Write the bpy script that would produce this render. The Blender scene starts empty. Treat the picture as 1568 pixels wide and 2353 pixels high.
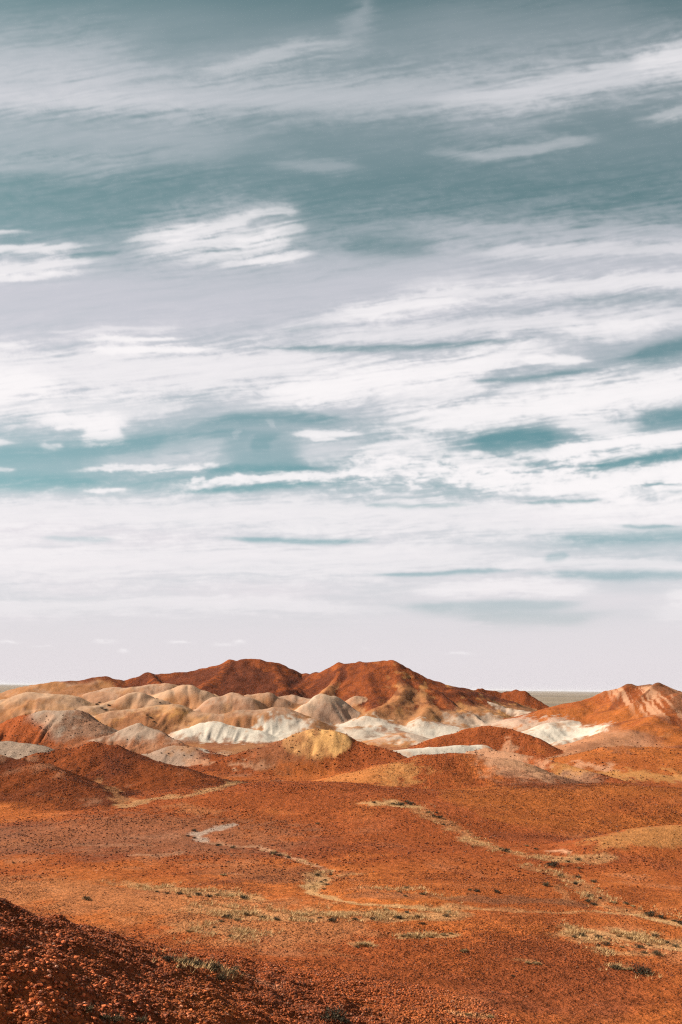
import bpy, math, random
import numpy as np
from mathutils import Vector, Matrix

rnd = random.Random(11)
nrs = np.random.RandomState(5)
sc = bpy.context.scene
COL = sc.collection

# ------------------------------------------------------------------ camera
F, CX, CY = 2287.6, 784.0, 1176.5            # focal length and centre of the photograph, in px of a 1568 x 2353 view
PITCH, ROLL, EYE = math.radians(10.03), math.radians(0.70), 12.0
fwd = np.array([0, math.cos(PITCH), math.sin(PITCH)])
up0 = np.array([0, -math.sin(PITCH), math.cos(PITCH)])
rt0 = np.array([1.0, 0, 0])
RT = math.cos(ROLL) * rt0 + math.sin(ROLL) * up0
UP = -math.sin(ROLL) * rt0 + math.cos(ROLL) * up0
CAM = np.array([0, 0, EYE])
cam = bpy.data.cameras.new('camera')
cam.sensor_fit = 'VERTICAL'; cam.sensor_height = 36; cam.lens = F * 36 / 2353
cam.clip_start = 0.1; cam.clip_end = 200000
co = bpy.data.objects.new('camera', cam); COL.objects.link(co)
m = Matrix.Identity(4)
for i in range(3):
    m[i][0], m[i][1], m[i][2], m[i][3] = RT[i], UP[i], -fwd[i], CAM[i]
co.matrix_world = m
sc.camera = co

# ------------------------------------------------------------------ sun, world, exposure
SUN_EL, SUN_AZ = math.radians(34.5), math.radians(-84)
sdir = Vector((math.sin(SUN_AZ) * math.cos(SUN_EL), math.cos(SUN_AZ) * math.cos(SUN_EL), math.sin(SUN_EL)))
sl = bpy.data.lights.new('sun', 'SUN'); sl.energy = 5.0; sl.angle = math.radians(0.5); sl.color = (1, 0.93, 0.82)
sc.render.engine = 'CYCLES'; sc.cycles.use_denoising = False; sc.cycles.filter_width = 1.2
so = bpy.data.objects.new('sun', sl); COL.objects.link(so)
so.rotation_euler = sdir.to_track_quat('Z', 'Y').to_euler()
so.location = (-60, 20, 80)
vs = sc.view_settings
vs.view_transform = 'Standard'; vs.look = 'None'; vs.gamma = 1; vs.exposure = 1.0; vs.use_curve_mapping = False

# ---- noise helpers
_PM = np.random.RandomState(3).permutation(1024).astype(np.int16)
_PM2 = np.concatenate([_PM, _PM])
_A = np.random.RandomState(4).uniform(0, 2 * np.pi, 1024)
_GC, _GS = (1.5 * np.cos(_A)).astype(np.float32), (1.5 * np.sin(_A)).astype(np.float32)

def noise(x, y, seed=0):                      # gradient noise, about -1..1
    x = np.asarray(x); y = np.asarray(y)
    fx, fy = np.floor(x), np.floor(y)
    dx, dy = (x - fx).astype(np.float32), (y - fy).astype(np.float32)
    ix = (fx.astype(np.int32) + seed * 37) & 1023; iy = (fy.astype(np.int32) + seed * 101) & 1023
    u = dx * dx * dx * (dx * (dx * 6 - 15) + 10); v = dy * dy * dy * (dy * (dy * 6 - 15) + 10)
    p0 = _PM[ix]; p1 = _PM[(ix + 1) & 1023]; iy1 = (iy + 1) & 1023
    def g(p, jy, ox, oy):
        h = _PM2[p + jy]
        return _GC[h] * (dx - ox) + _GS[h] * (dy - oy)
    a = g(p0, iy, 0, 0); b = g(p1, iy, 1, 0)
    a += u * (b - a)
    c = g(p0, iy1, 0, 1); d = g(p1, iy1, 1, 1)
    c += u * (d - c)
    return a + v * (c - a)

def fbm(x, y, octv=4, seed=0, gain=0.5, lac=2.03):
    s = 0; a = 1; t = 0
    for k in range(octv):
        s = s + a * noise(x * lac ** k, y * lac ** k, seed + k * 17); t += a; a *= gain
    return s / t

def sstep(a, b, x):
    t = np.clip((x - a) / (b - a), 0, 1)
    return t * t * (3 - 2 * t)

# ---- cloud cover, drawn as streaks on the sky (azimuth -180..180, elevation 0..64 degrees)
def seg_d(x, y, pts):
    """signed offset across a polyline, distance past its ends, position along it"""
    pts = np.array(pts, float)
    best = np.full(x.shape, 1e9); sg = np.zeros(x.shape)
    al = np.zeros(x.shape)
    acc = 0
    for (x0, y0), (x1, y1) in zip(pts[:-1], pts[1:]):
        dx, dy = x1 - x0, y1 - y0; L = math.hypot(dx, dy)
        t = ((x - x0) * dx + (y - y0) * dy) / (L * L)
        tc = np.clip(t, 0, 1)
        ex, ey = x - (x0 + tc * dx), y - (y0 + tc * dy)
        d = np.hypot(ex, ey)
        s = np.sign(dx * (y - y0) - dy * (x - x0))
        k = d < best
        best = np.where(k, d, best); sg = np.where(k, s, sg); al = np.where(k, acc + tc * L, al)
        acc += L
    return best, sg, al / acc

CLOUDS = [  # points (in the 1568 x 2353 view), half width above, half width below, thin veil, white cloud
 # high wisps
 ([(-300,195),(200,212),(500,228),(900,228),(1150,212),(1400,178),(1568,140),(1800,90)],34,26,.50,.10),
 ([(-300,130),(150,150),(420,175)],44,44,.40,.04),
 ([(-300,225),(300,240),(520,243)],16,14,.30,.10),
 ([(400,182),(560,140),(690,100),(870,90)],8,18,.30,.17),
 ([(765,92),(815,60),(850,-20)],12,18,.22,.03),
 ([(930,240),(1150,215),(1400,160),(1568,122),(1750,70)],12,30,.40,.18),
 ([(1420,150),(1520,128),(1620,110)],14,24,.30,.28),
 ([(960,345),(1120,362),(1190,352),(1300,330),(1430,318)],10,8,.28,.13),
 ([(1440,278),(1500,266),(1568,255),(1700,240)],10,12,.30,.25),
 ([(850,55),(1150,60),(1600,50)],50,50,.14,0),
 ([(-300,300),(300,318),(700,332)],40,40,.30,.03),
 ([(-300,378),(200,384),(420,380)],14,14,.26,.05),
 ([(600,374),(760,382),(860,378)],10,10,.22,.05),
 ([(1000,300),(1300,280)],34,20,.18,0),
 # bright feathered cloud at the left
 ([(240,570),(400,545),(560,515),(720,500)],30,34,.45,.10),
 ([(285,588),(460,562),(600,532),(705,500)],11,13,.3,.5),
 ([(310,560),(470,528),(635,484)],9,11,.25,.5),
 ([(390,602),(560,575),(730,538)],10,11,.25,.48),
 ([(470,612),(620,592),(742,575)],6,7,.2,.42),
 ([(255,562),(390,530),(490,512)],6,8,.2,.45),
 ([(520,560),(640,535),(735,515)],9,10,.2,.4),
 ([(560,500),(640,485),(700,490)],8,9,.2,.35),
 ([(540,606),(640,596),(735,580)],6,6,.3,.45),
 ([(-300,572),(120,570),(270,556)],6,8,.4,.6),
 ([(-300,620),(60,618),(160,606),(290,584)],10,12,.5,.62),
 ([(-300,638),(80,640),(180,626),(280,618)],5,6,.4,.55),
 ([(-300,530),(50,530),(110,534)],3,5,.3,.5),
 # the lavender middle
 ([(-300,690),(400,690),(900,650),(1300,620),(1800,590)],70,90,.62,.0),
 ([(760,528),(1200,530),(1800,525)],10,26,.34,.03),
 ([(1000,585),(1300,578),(1568,570),(1800,560)],10,12,.4,.3),
 ([(540,782),(680,748),(850,712),(1000,684),(1200,662),(1568,640),(1800,630)],14,16,.4,.52),
 ([(735,735),(900,708),(1060,690),(1130,690)],9,10,.3,.42),
 ([(850,668),(1100,640),(1300,640)],12,14,.3,.22),
 ([(560,790),(850,770),(1100,752),(1300,738),(1568,725),(1800,710)],18,14,.5,.46),
 ([(1250,760),(1450,752),(1568,735)],14,16,.4,.45),
 ([(-300,793),(60,792),(130,787)],4,4,.3,.6),([(135,785),(300,780),(450,779)],5,5,.4,.8),
 ([(160,801),(260,806),(380,804),(515,795)],5,5,.4,.85),
 ([(60,766),(300,758),(470,749)],4,5,.3,.35),
 # the white belt
 ([(-300,850),(300,850),(800,838),(1000,832)],36,44,.6,.60),
 ([(-300,893),(60,885),(185,882)],22,34,.5,.85),
 ([(-300,930),(300,935),(520,930)],20,20,.4,.45),
 ([(455,950),(650,912),(850,880),(1050,848),(1200,812),(1395,784)],22,20,.5,.82),
 ([(600,905),(850,862),(1000,840)],26,26,.3,.5),
 ([(1180,826),(1300,828),(1385,826)],8,6,.3,.7),
 ([(830,905),(1000,905),(1150,890)],30,26,.5,.55),
 ([(790,1000),(950,972),(1150,948),(1350,922),(1568,888),(1800,850)],30,22,.5,.9),
 ([(1100,915),(1300,895),(1400,870)],20,20,.3,.4),
 ([(1240,955),(1340,980),(1420,996),(1510,985)],20,12,.4,.62),
 ([(640,1002),(730,998),(840,1000)],6,5,.3,.7),
 ([(700,1010),(790,1014)],5,5,.2,.6),
 ([(1125,1052),(1300,1034),(1440,1018),(1568,1000),(1800,965)],10,24,.5,.95),
 ([(1300,1060),(1420,1050)],8,9,.3,.7),
 ([(30,962),(160,962),(280,963),(335,975)],10,18,.5,.82),
 ([(180,985),(250,996),(300,990)],12,16,.3,.82),
 ([(-100,1012),(40,1016)],5,5,.3,.6),([(70,1020),(110,1025),(155,1022)],5,6,.3,.55),([(-60,1080),(55,1081)],3,4,.3,.5),
 ([(610,970),(630,975)],9,9,.2,.2),([(530,994),(550,996)],6,7,.2,.2),
 # broken cloud below the belt
 ([(340,1045),(410,1020),(480,1015),(535,1035)],14,22,.42,.14),
 ([(180,1062),(400,1058),(560,1060)],14,14,.4,.08),
 ([(660,1045),(760,1035),(860,1030)],26,26,.5,.18),
 ([(800,1040),(920,1030),(1030,1030),(1060,1015)],26,30,.5,.60),
 ([(760,1075),(900,1070),(1040,1075)],20,20,.4,.66),
 ([(870,1085),(1050,1090),(1200,1105),(1330,1112),(1450,1100),(1568,1082),(1800,1070)],20,24,.5,.9),
 ([(1000,1050),(1150,1068),(1260,1080)],16,16,.4,.66),
 ([(330,1122),(440,1113),(560,1104),(700,1096),(900,1086),(1010,1082)],7,9,.4,.8),
 ([(420,1100),(470,1098)],6,6,.2,.6),
 ([(175,1130),(240,1127),(320,1123)],3,4,.3,.65),
 ([(130,1084),(230,1075),(320,1070),(420,1074),(560,1068)],5,5,.4,.6),
 ([(1100,1140),(1300,1132),(1568,1130),(1800,1130)],14,14,.4,.55),
 ([(1200,1185),(1400,1165),(1568,1160),(1800,1160)],18,24,.5,.6),
 # the broad pale belts above the horizon
 ([(-300,1178),(500,1178),(1000,1180),(1400,1190),(1800,1185)],26,34,.7,.48),
 ([(-300,1290),(500,1288),(900,1282),(1200,1268),(1380,1255)],30,34,.6,.45),
 ([(1000,1300),(1300,1292),(1568,1300),(1800,1300)],10,14,.4,.4),
 ([(900,1358),(1150,1346),(1300,1350),(1440,1345)],12,16,.5,.5),
 ([(-300,1245),(300,1250)],30,30,.5,.2),
 ([(-300,1400),(320,1385),(500,1380),(800,1392),(1080,1400)],10,18,.4,.34),
 ([(1470,1365),(1568,1365),(1800,1360)],16,16,.4,.4),
 ([(1450,1410),(1800,1405)],20,20,.3,.3),
]
GAPS = [
 ([(500,800),(650,797),(850,800),(1000,795),(1200,782),(1290,770)],5,7,.7),
 ([(1370,832),(1470,812),(1568,790),(1750,775)],16,26,.9),
 ([(1040,885),(1200,872),(1330,850),(1420,838)],6,7,.65),
 ([(400,985),(520,965),(660,955),(860,965)],12,16,.8),
 ([(-100,1050),(120,1040),(330,1015),(520,995),(650,995)],16,22,.6),
 ([(560,1020),(640,1020)],20,20,.5),
 ([(-300,1112),(200,1108),(330,1100)],16,18,.62),
 ([(330,1130),(560,1124),(740,1112),(800,1108)],5,7,.85),
 ([(420,1085),(600,1080),(760,1080)],8,7,.8),
 ([(1042,1026),(1100,1008),(1200,1000),(1330,1006)],18,20,1.0),
 ([(1430,950),(1500,958),(1700,938)],12,20,.85),
 ([(1265,1082),(1420,1066),(1568,1044),(1750,1025)],11,11,.95),
 ([(1140,1062),(1260,1066)],5,5,.5),
 ([(470,1236),(600,1240),(720,1243),(900,1240)],5,7,.8),
 ([(60,1236),(300,1240)],5,6,.35),
 ([(800,1318),(950,1322),(1100,1312),(1250,1310)],4,5,.75),
 ([(1150,1318),(1350,1322),(1568,1318),(1800,1316)],8,9,.7),
 ([(1170,1245),(1380,1235),(1568,1226),(1800,1220)],14,18,.7),
 ([(1380,1204),(1480,1208),(1600,1208)],4,4,.7),
 ([(1240,1285),(1330,1278)],8,8,.55),
 ([(790,1160),(950,1164),(1130,1162)],4,5,.55),([(1150,1156),(1350,1150),(1420,1140)],4,5,.6),
 ([(850,1388),(1000,1392),(1250,1388),(1420,1378)],8,16,.5),
 ([(1000,1415),(1300,1418),(1450,1400)],10,16,.4),
 ([(1180,700),(1350,688),(1568,678),(1800,670)],9,16,.35),
 ([(640,760),(760,752)],5,5,.2),
 ([(130,592),(220,584),(300,574)],5,6,.75),
 ([(750,570),(900,572),(1050,576)],22,14,.6),
]

def cloud_map(NX, NY, EMAX):
    """two covers: a thin lavender veil and white cloud"""
    u_ = (np.arange(NX) + .5) / NX
    az = np.where(np.abs(u_ - .5) < .25, (u_ - .5) / .25 * 31, np.sign(u_ - .5) * (31 + (np.abs(u_ - .5) - .25) / .25 * 149))
    el = (np.arange(NY) + .5) / NY * EMAX
    A, E = np.meshgrid(np.radians(az).astype(np.float32), np.radians(el).astype(np.float32))
    Az, El = np.degrees(A), np.degrees(E)
    g1 = fbm(np.cos(A) * 3.2 + 9, El / 5.5 + np.sin(A) * 1.6, 4, 61, .55)
    g2 = fbm(np.cos(A + 1) * 9, El / 1.6 + np.sin(A * 2) * 2.5, 4, 71, .55)
    bv = np.interp(El, [0, 3, 12, 24, 36, 48, 64], [.9, .85, .6, .42, .26, .14, .08])
    bw = np.interp(El, [0, 4, 9, 14, 24, 36, 50], [.05, .3, .42, .34, .2, .06, .0])
    oV = np.clip(bv + .35 * g1 * np.interp(El, [0, 4, 40, 64], [.2, 1, .7, .4]), 0, 1)
    oW = np.clip(bw + (.5 * g1 + .45 * g2) * np.interp(El, [0, 4, 9, 24, 36, 64], [.1, .6, 1, .8, .3, .1]), 0, 1)
    c0, c1 = int(NX * .25), int(NX * .75)
    sl_ = (slice(0, int(NY * 43 / EMAX)), slice(c0, c1))
    A, E = A[sl_], E[sl_]; ce = np.cos(E)
    d = (np.sin(A) * ce, np.cos(A) * ce, np.sin(E))
    z = d[1] * fwd[1] + d[2] * fwd[2]
    px = CX + F * (d[0] * RT[0] + d[1] * RT[1] + d[2] * RT[2]) / z
    py = CY - F * (d[0] * UP[0] + d[1] * UP[1] + d[2] * UP[2]) / z
    px = px.astype(np.float32); py = py.astype(np.float32)
    # fibres climb to the right, more steeply higher up
    tilt = np.interp(py, [0, 500, 1000, 1400], [.17, .15, .11, .02]).astype(np.float32)
    ey = py + (px - 784) * tilt
    swirl = fbm(px / 420, py / 150, 3, 5, .5)
    cr = fbm(px / 70, py / 28, 4, 9, .6)
    low = sstep(1500, 1380, py)
    wx = px + 34 * fbm(px / 160, py / 60, 3, 3) * low
    wy = py + (9 * swirl + 1.3 * cr / .25 * np.interp(py, [300, 1000, 1130, 1250], [.8, 1, 1.3, .7])) * low
    fy = ey + 14 * swirl + 6 * fbm(px / 120, ey / 45, 3, 15)
    fil = .6 * fbm(px / 330, fy / 26, 4, 21, .55) + .4 * (1 - 2.6 * np.abs(fbm(px / 260, fy / 15, 3, 25, .55)))
    puf = .6 * fbm(wx / 90, (wy + (px - 784) * tilt * .7) / 26, 5, 33, .6) + .5 * fbm(wx / 30, wy / 12, 3, 37, .6)
    fine = .5 * (1 - 2.4 * np.abs(fbm(px / 130, fy / 7, 3, 27, .6))) + .5 * fbm(px / 60, fy / 9, 3, 29, .6)
    fil, fine, puf, cr = [np.clip(q_ / q_.std(), -2.4, 2.4) for q_ in (fil, fine, puf, cr)]
    cotton = np.exp(-((py - 1085) / 60) ** 2)
    ks = [(-300,.10),(0,.12),(40,.2),(120,.34),(220,.36),(270,.26),(330,.22),(420,.10),(500,.10),(560,.16),(610,.42),(650,.52),(760,.60),(860,.62),
          (940,.52),(1000,.32),(1060,.26),(1110,.22),(1145,.55),(1200,.72),(1300,.76),(1400,.82),(1450,.90),(1520,.94),(1640,.95)]
    veil = np.interp(py + 10 * swirl, [k[0] for k in ks], [k[1] for k in ks]).astype(np.float32)
    veil = veil * (1 + .012 * fine * sstep(1480, 1330, py)) * (1 + .36 * fbm(px / 520, fy / 60, 4, 41) * sstep(1480, 1330, py))
    veil *= np.interp(px, [0, 500, 1000, 1568], [1.2, 1.08, .9, .78]) * sstep(1150, 1450, py) * 0 + np.where(py < 1300, np.interp(px, [0, 500, 1000, 1568], [1.2, 1.06, .92, .80]), 1) 
    TV = 1 - np.clip(veil, 0, .97)
    TW = np.ones(px.shape, np.float32)
    def lay(P, wu, wd):
        pts = np.array(P, float); m = max(wu, wd) * 2.6 + 20
        ys = py[:, 0]                                          # rows run with height, so only a band of them is touched
        y0, y1 = pts[:, 1].min() - m - 60, pts[:, 1].max() + m + 60
        rr = np.nonzero((py.min(1) < y1) & (py.max(1) > y0))[0]
        if rr.size == 0: return None
        b = slice(rr[0], rr[-1] + 1)
        X_, Y_ = wx[b], wy[b]
        cc = np.nonzero((px[b].max(0) > pts[:, 0].min() - m - 40) & (px[b].min(0) < pts[:, 0].max() + m + 40))[0]
        if cc.size == 0: return None
        b = (b, slice(cc[0], cc[-1] + 1))
        dd, sg, al = seg_d(wx[b], wy[b], P)
        w_ = np.where(sg < 0, wu, wd) * np.clip(1 + .16 * fil[b] + .13 * puf[b] + .05 * fine[b], .45, 1.8)
        e0 = 1 if pts[0, 0] <= -100 else sstep(-.02, .34, al)
        e1 = 1 if pts[-1, 0] >= 1650 else sstep(1.02, .66, al)
        tp = e0 * e1
        g = np.exp(-(dd / np.maximum(w_ * (.45 + .6 * tp), 1.5)) ** 2.0) * np.clip(tp * 1.25, 0, 1)
        sf = np.exp(-(dd / np.maximum(w_ * 1.35, 3)) ** 1.6) * tp
        return b, g, sf
    for P, wu, wd, av, aw in CLOUDS:
        r_ = lay(P, wu, wd)
        if r_ is None: continue
        b, g, sf = r_
        TV[b] *= 1 - np.clip(av * (.35 * g + .65 * sf) * (1 + .05 * fil[b] + .02 * fine[b]), 0, 1)
        if aw:
            det = .42 * fil[b] + .12 * fine[b] + (.22 + .45 * cotton[b]) * puf[b]
            q = sstep(.02, 1.05, g * (1 + .16 * det) + .13 * det * np.sqrt(np.clip(sf, 0, 1)))
            hs_ = cotton[b] * .25 + .62
            TW[b] *= 1 - np.clip(aw * (hs_ * q + (1 - hs_) * .8 * sf * (1 + .14 * det)), 0, .985)
    V, W = 1 - TV, 1 - TW
    for P, wu, wd, am in GAPS:
        r_ = lay(P, wu, wd)
        if r_ is None: continue
        b, g, sf = r_
        gd = sstep(.03, .95, .6 * g * (1 - .15 * fil[b]) + .5 * sf - .05 * (puf[b] + .5 * fine[b]) * np.sqrt(np.clip(sf, 0, 1)))
        k = 1 - np.clip(am * gd, 0, 1)
        W[b] *= k; V[b] *= 1 - .88 * (1 - k)
    # ragged, fibrous margins
    W = W + 4 * W * (1 - W) * (.016 * fine + .016 * fil + .07 * cotton * puf) * sstep(1480, 1330, py)
    W = np.clip(W, 0, 1); W = W * .8 + sstep(.10, .88, W) * .2
    for (x, y, w_) in [(240,1476,24),(412,1478,20),(20,1477,20),(520,1482,26),(850,1490,12),(1060,1502,30),(95,1484,16),(290,1497,12),(555,1476,12)]:
        W = W + .5 * np.exp(-((px + 4 * cr - x) / w_) ** 2 - ((py + 1.6 * puf - y) / np.where(py + 1.6 * puf < y, 4.5, 2.6)) ** 2) * np.clip(.8 + .3 * puf, 0, 1.4)
    w_in = sstep(30.5, 25, np.abs(Az[sl_])) * sstep(42.5, 38.5, El[sl_])
    oV[sl_] = V * w_in + oV[sl_] * (1 - w_in); oW[sl_] = W * w_in + oW[sl_] * (1 - w_in)
    return np.clip(oV, 0, 1), np.clip(oW, 0, 1)

def build_world():
    NX, NY, EMAX = 3400, 1300, 64.0
    cv, cw = cloud_map(NX, NY, EMAX)
    img = bpy.data.images.new('cloud_cover', NX, NY, alpha=False, float_buffer=True)
    img.colorspace_settings.name = 'Non-Color'
    buf = np.ones((NY, NX, 4), np.float32); buf[..., 0] = cv; buf[..., 1] = cw; buf[..., 2] = 0
    img.pixels.foreach_set(buf.ravel()); img.update(); img.pack()
    w = bpy.data.worlds.new('World'); sc.world = w; w.use_nodes = True
    nt = w.node_tree; N = nt.nodes; L = nt.links
    bg = N['Background']; bg.inputs['Strength'].default_value = 0.05
    def math_(op, a, b=None):
        n = N.new('ShaderNodeMath'); n.operation = op
        for i, v in enumerate((a, b)):
            if v is None: continue
            if isinstance(v, (int, float)): n.inputs[i].default_value = v
            else: L.new(v, n.inputs[i])
        return n.outputs[0]
    def ramp(stops):
        n = N.new('ShaderNodeValToRGB'); e = n.color_ramp.elements
        e[0].position, e[0].color = stops[0][0], (*stops[0][1], 1); e[1].position, e[1].color = stops[-1][0], (*stops[-1][1], 1)
        for p_, c_ in stops[1:-1]:
            k = e.new(p_); k.color = (*c_, 1)
        return n
    sky = N.new('ShaderNodeTexSky'); sky.sky_type = 'NISHITA'; sky.sun_disc = False
    sky.sun_elevation = SUN_EL; sky.sun_rotation = SUN_AZ
    sky.dust_density = 0.6
    tc = N.new('ShaderNodeTexCoord'); sx = N.new('ShaderNodeSeparateXYZ'); L.new(tc.outputs['Generated'], sx.inputs[0])
    az = math_('ARCTAN2', sx.outputs[0], sx.outputs[1])
    ac = math_('MINIMUM', math_('MAXIMUM', az, -math.radians(31)), math.radians(31))
    u = math_('ADD', math_('ADD', math_('MULTIPLY', ac, .25 / math.radians(31)), math_('MULTIPLY', math_('SUBTRACT', az, ac), .25 / math.radians(149))), .5)
    v = math_('DIVIDE', math_('ARCSINE', sx.outputs[2]), math.radians(EMAX))
    v = math_('MINIMUM', math_('MAXIMUM', v, .0005), .9995)
    cx = N.new('ShaderNodeCombineXYZ'); L.new(u, cx.inputs[0]); L.new(v, cx.inputs[1])
    it = N.new('ShaderNodeTexImage'); it.image = img; it.extension = 'EXTEND'; it.interpolation = 'Cubic'
    L.new(cx.outputs[0], it.inputs[0])
    sp = N.new('ShaderNodeSeparateColor'); L.new(it.outputs[0], sp.inputs[0])
    # the teal cast of the photograph's clear sky, from the horizon up
    tr = ramp([(0, (.80, .76, 1.0)), (.16, (.60, .95, .77)), (.40, (.76, 1.02, .68)), (.75, (.82, 1.02, .66))])
    vr = ramp([(0, (.785, .735, .765)), (.08, (.80, .755, .785)), (.17, (.765, .735, .775)), (.33, (.635, .625, .685)), (.55, (.585, .60, .645)), (1, (.55, .57, .62))])
    L.new(v, tr.inputs[0]); L.new(v, vr.inputs[0])
    def scaled(c):
        n = N.new('ShaderNodeVectorMath'); n.operation = 'SCALE'; n.inputs[3].default_value = 10.0
        L.new(c, n.inputs[0]); return n.outputs[0]
    def mix(f, a, b, mode='MIX'):
        n = N.new('ShaderNodeMix'); n.data_type = 'RGBA'; n.blend_type = mode
        if isinstance(f, (int, float)): n.inputs[0].default_value = f
        else: L.new(f, n.inputs[0])
        L.new(a, n.inputs[6])
        if isinstance(b, tuple): n.inputs[7].default_value = b
        else: L.new(b, n.inputs[7])
        return n.outputs[2]
    clear = mix(1, sky.outputs[0], tr.outputs[0], 'MULTIPLY')
    c = mix(sp.outputs[0], clear, scaled(vr.outputs[0]))
    c = mix(sp.outputs[1], c, (9.75, 9.4, 9.45, 1))
    L.new(c, bg.inputs['Color'])
build_world()

# ------------------------------------------------------------------ terrain shape
def ray(x, y):
    return fwd + RT * ((x - CX) / F) - UP * ((y - CY) / F)
def at(x, y, Y):                              # the point that many metres ahead which the photograph shows at (x, y)
    d = ray(x, y)
    return CAM + d * (Y / d[1])

def base(X, Y):
    r = np.hypot(X, Y)
    g = np.interp(r, [0, 40, 60, 75, 100, 140, 200, 260, 400, 900, 4000, 40000], [0, 0, -.2, -.7, -.9, -1.3, -1.3, -.9, -1, -3, -4, -4])
    k = np.clip(r / 45, 0, 1)
    g = g + k * (.72 * fbm(X / 34, Y / 34, 3, 101) + .16 * fbm(X / 9, Y / 9, 3, 111)) * sstep(1500, 400, r)
    return g

# hills: (object key, shape, base width, gully strength, [(px, py, depth) ...])
H = []
def hill(key, shape, w, gul, pts, world=False):
    H.append((key, shape, w, gul, np.array([p if world else at(*p) for p in pts], float)))

hill('lookout', 'lin', 34, 0, [(-6,-60,11.2),(-3,-10,10.6),(0,0,10.3)], True)
hill('spur', 'lin', 16, 0, [(-220,2010,27),(-60,2068,29.5),(0,2092,30.5),(45,2112,31.3),(95,2140,32),(200,2192,32.6),(300,2246,33),(400,2295,33.4),(490,2335,34),(560,2368,34.5)])
# far ridge
hill('ridge', 'lin', 47, .44, [(-120,1650,292),(0,1613,300),(45,1588,306),(90,1573,308),(125,1566,310),(185,1565,313),(215,1559,314),(240,1556,315),(280,1565,318),(310,1557,320),(340,1550,322),(415,1547,328),(470,1538,330),(525,1521,330),(555,1514,330),(595,1516,330),(635,1528,332),(695,1548,334),(725,1550,331),(750,1542,328),(784,1527,322),(814,1525,318),(874,1519,312),(901,1521,310),(934,1541,312),(984,1568,318),(1034,1582,325),(1069,1585,332),(1100,1592,340)])
hill('ridge', 'spur', 15, .26, [(901,1521,310),(922,1552,300),(937,1583,289),(905,1612,277),(855,1640,267),(812,1664,257)])
hill('ridge', 'spur', 13, .26, [(984,1568,318),(1004,1600,299),(1022,1635,283),(1052,1662,268)])
hill('ridge', 'spur', 12, .26, [(934,1541,312),(968,1588,293),(985,1622,278),(962,1655,262)])
hill('ridge', 'spur', 13, .26, [(784,1527,322),(770,1568,303),(742,1602,288),(700,1622,277)])
hill('ridge', 'spur', 13, .26, [(832,1524,317),(848,1566,299),(862,1600,286),(862,1622,277)])
hill('ridge', 'spur', 13, .26, [(725,1550,331),(700,1575,312),(672,1594,299)])
hill('ridge', 'spur', 18, .26, [(635,1528,332),(640,1562,312),(655,1590,296)])
hill('ridge', 'spur', 18, .26, [(525,1521,330),(500,1556,308),(470,1577,295)])
hill('ridge', 'spur', 14, .24, [(340,1550,322),(372,1573,306),(392,1588,296)])
hill('knob', 'lin', 12, .10, [(1060,1600,340),(1094,1586,346),(1114,1580.5,348),(1134,1587,348),(1154,1591,348),(1184,1585.5,346),(1209,1591,344),(1234,1606,342),(1276,1631,338),(1320,1650,330)])
hill('scarp', 'cliff', 19, .42, [(1020,1596,305),(1060,1607,301),(1110,1613,298),(1170,1626,294),(1230,1637,288),(1290,1639,280),(1335,1632,276),(1380,1636,270),(1420,1655,262)])
hill('right', 'lin', 40, .17, [(1225,1672,262),(1284,1633,268),(1334,1611,271),(1409,1587,272),(1449,1577,270),(1480,1574,268),(1504,1573,265),(1516,1575,262),(1534,1586,255),(1568,1598,246),(1640,1625,232),(1750,1640,215),(1900,1670,200)])
hill('right', 'spur', 20, .16, [(1568,1598,246),(1545,1632,232),(1500,1658,220),(1440,1682,211),(1385,1704,205),(1330,1728,200)])
hill('right', 'spur', 12, .12, [(1516,1575,262),(1470,1612,252),(1430,1650,243),(1405,1680,234)])
hill('right', 'spur', 12, .12, [(1449,1577,270),(1410,1612,262),(1380,1645,254)])
hill('ridge', 'lin', 60, .22, [(-135,292,4.5),(-100,298,7.8),(-60,306,9.0),(-20,314,7.6),(8,312,5.0),(40,314,3.0)], True)
hill('pediment', 'lin', 34, .20, [(-130,268,3.6),(-95,272,4.6),(-60,270,4.4),(-30,266,3.6),(-12,268,3.4),(10,268,1.8),(30,268,1.2)], True)
# pale foothills
def dome(pts, w, key='foothill', shape='dome', gul=.13): hill(key, shape, w, gul, pts)
D = [
 ([(-40,1625,270),(20,1608,272),(75,1593.5,273),(140,1596,273),(200,1622,270)],24),
 ([(250,1584,296),(310,1578,297),(380,1571,299)],20),
 ([(255,1624,276),(285,1604,277),(312,1591,278),(352,1607,276)],17),
 ([(372,1612,286),(398,1586,287),(432,1573,288),(470,1590,287),(505,1604,285)],18),
 ([(465,1627,270),(502,1606,272),(536,1596,274),(566,1603,273)],15),
 ([(575,1597,280),(612,1594,281),(640,1606,280)],14),
 ([(640,1602,286),(675,1597,287),(705,1606,285)],14),
 ([(690,1642,270),(715,1616,272),(745,1594,275),(762,1598,276)],13),
 ([(200,1650,257),(270,1636,258),(350,1624,259),(402,1620,259),(450,1637,257)],17),
 ([(500,1647,256),(560,1633,257),(640,1627,258),(690,1652,256)],17),
 ([(440,1672,243),(472,1661,244),(490,1657,244),(530,1667,243),(590,1680,242)],10),
 ([(798,1622,284),(818,1601,286),(852,1622,284)],11),
 ([(795,1672,260),(838,1655,263),(880,1662,261)],14),
 ([(960,1668,262),(985,1660,264),(1030,1668,262)],13),
 ([(888,1698,238),(930,1685,240),(985,1698,238)],11),
 ([(1180,1692,236),(1260,1668,244),(1310,1660,248),(1352,1674,244)],15),
]
for i, (p, w_) in enumerate(D): dome(p, w_ * (.85 if i in (10, 15) else 1.05), 'foothill%02d' % i)
hill('greymound', 'dome', 14, .20, [(-60,1690,208),(0,1669,208),(60,1646,207),(110,1633,206),(165,1633,205),(200,1659,202),(245,1692,197)])
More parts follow.
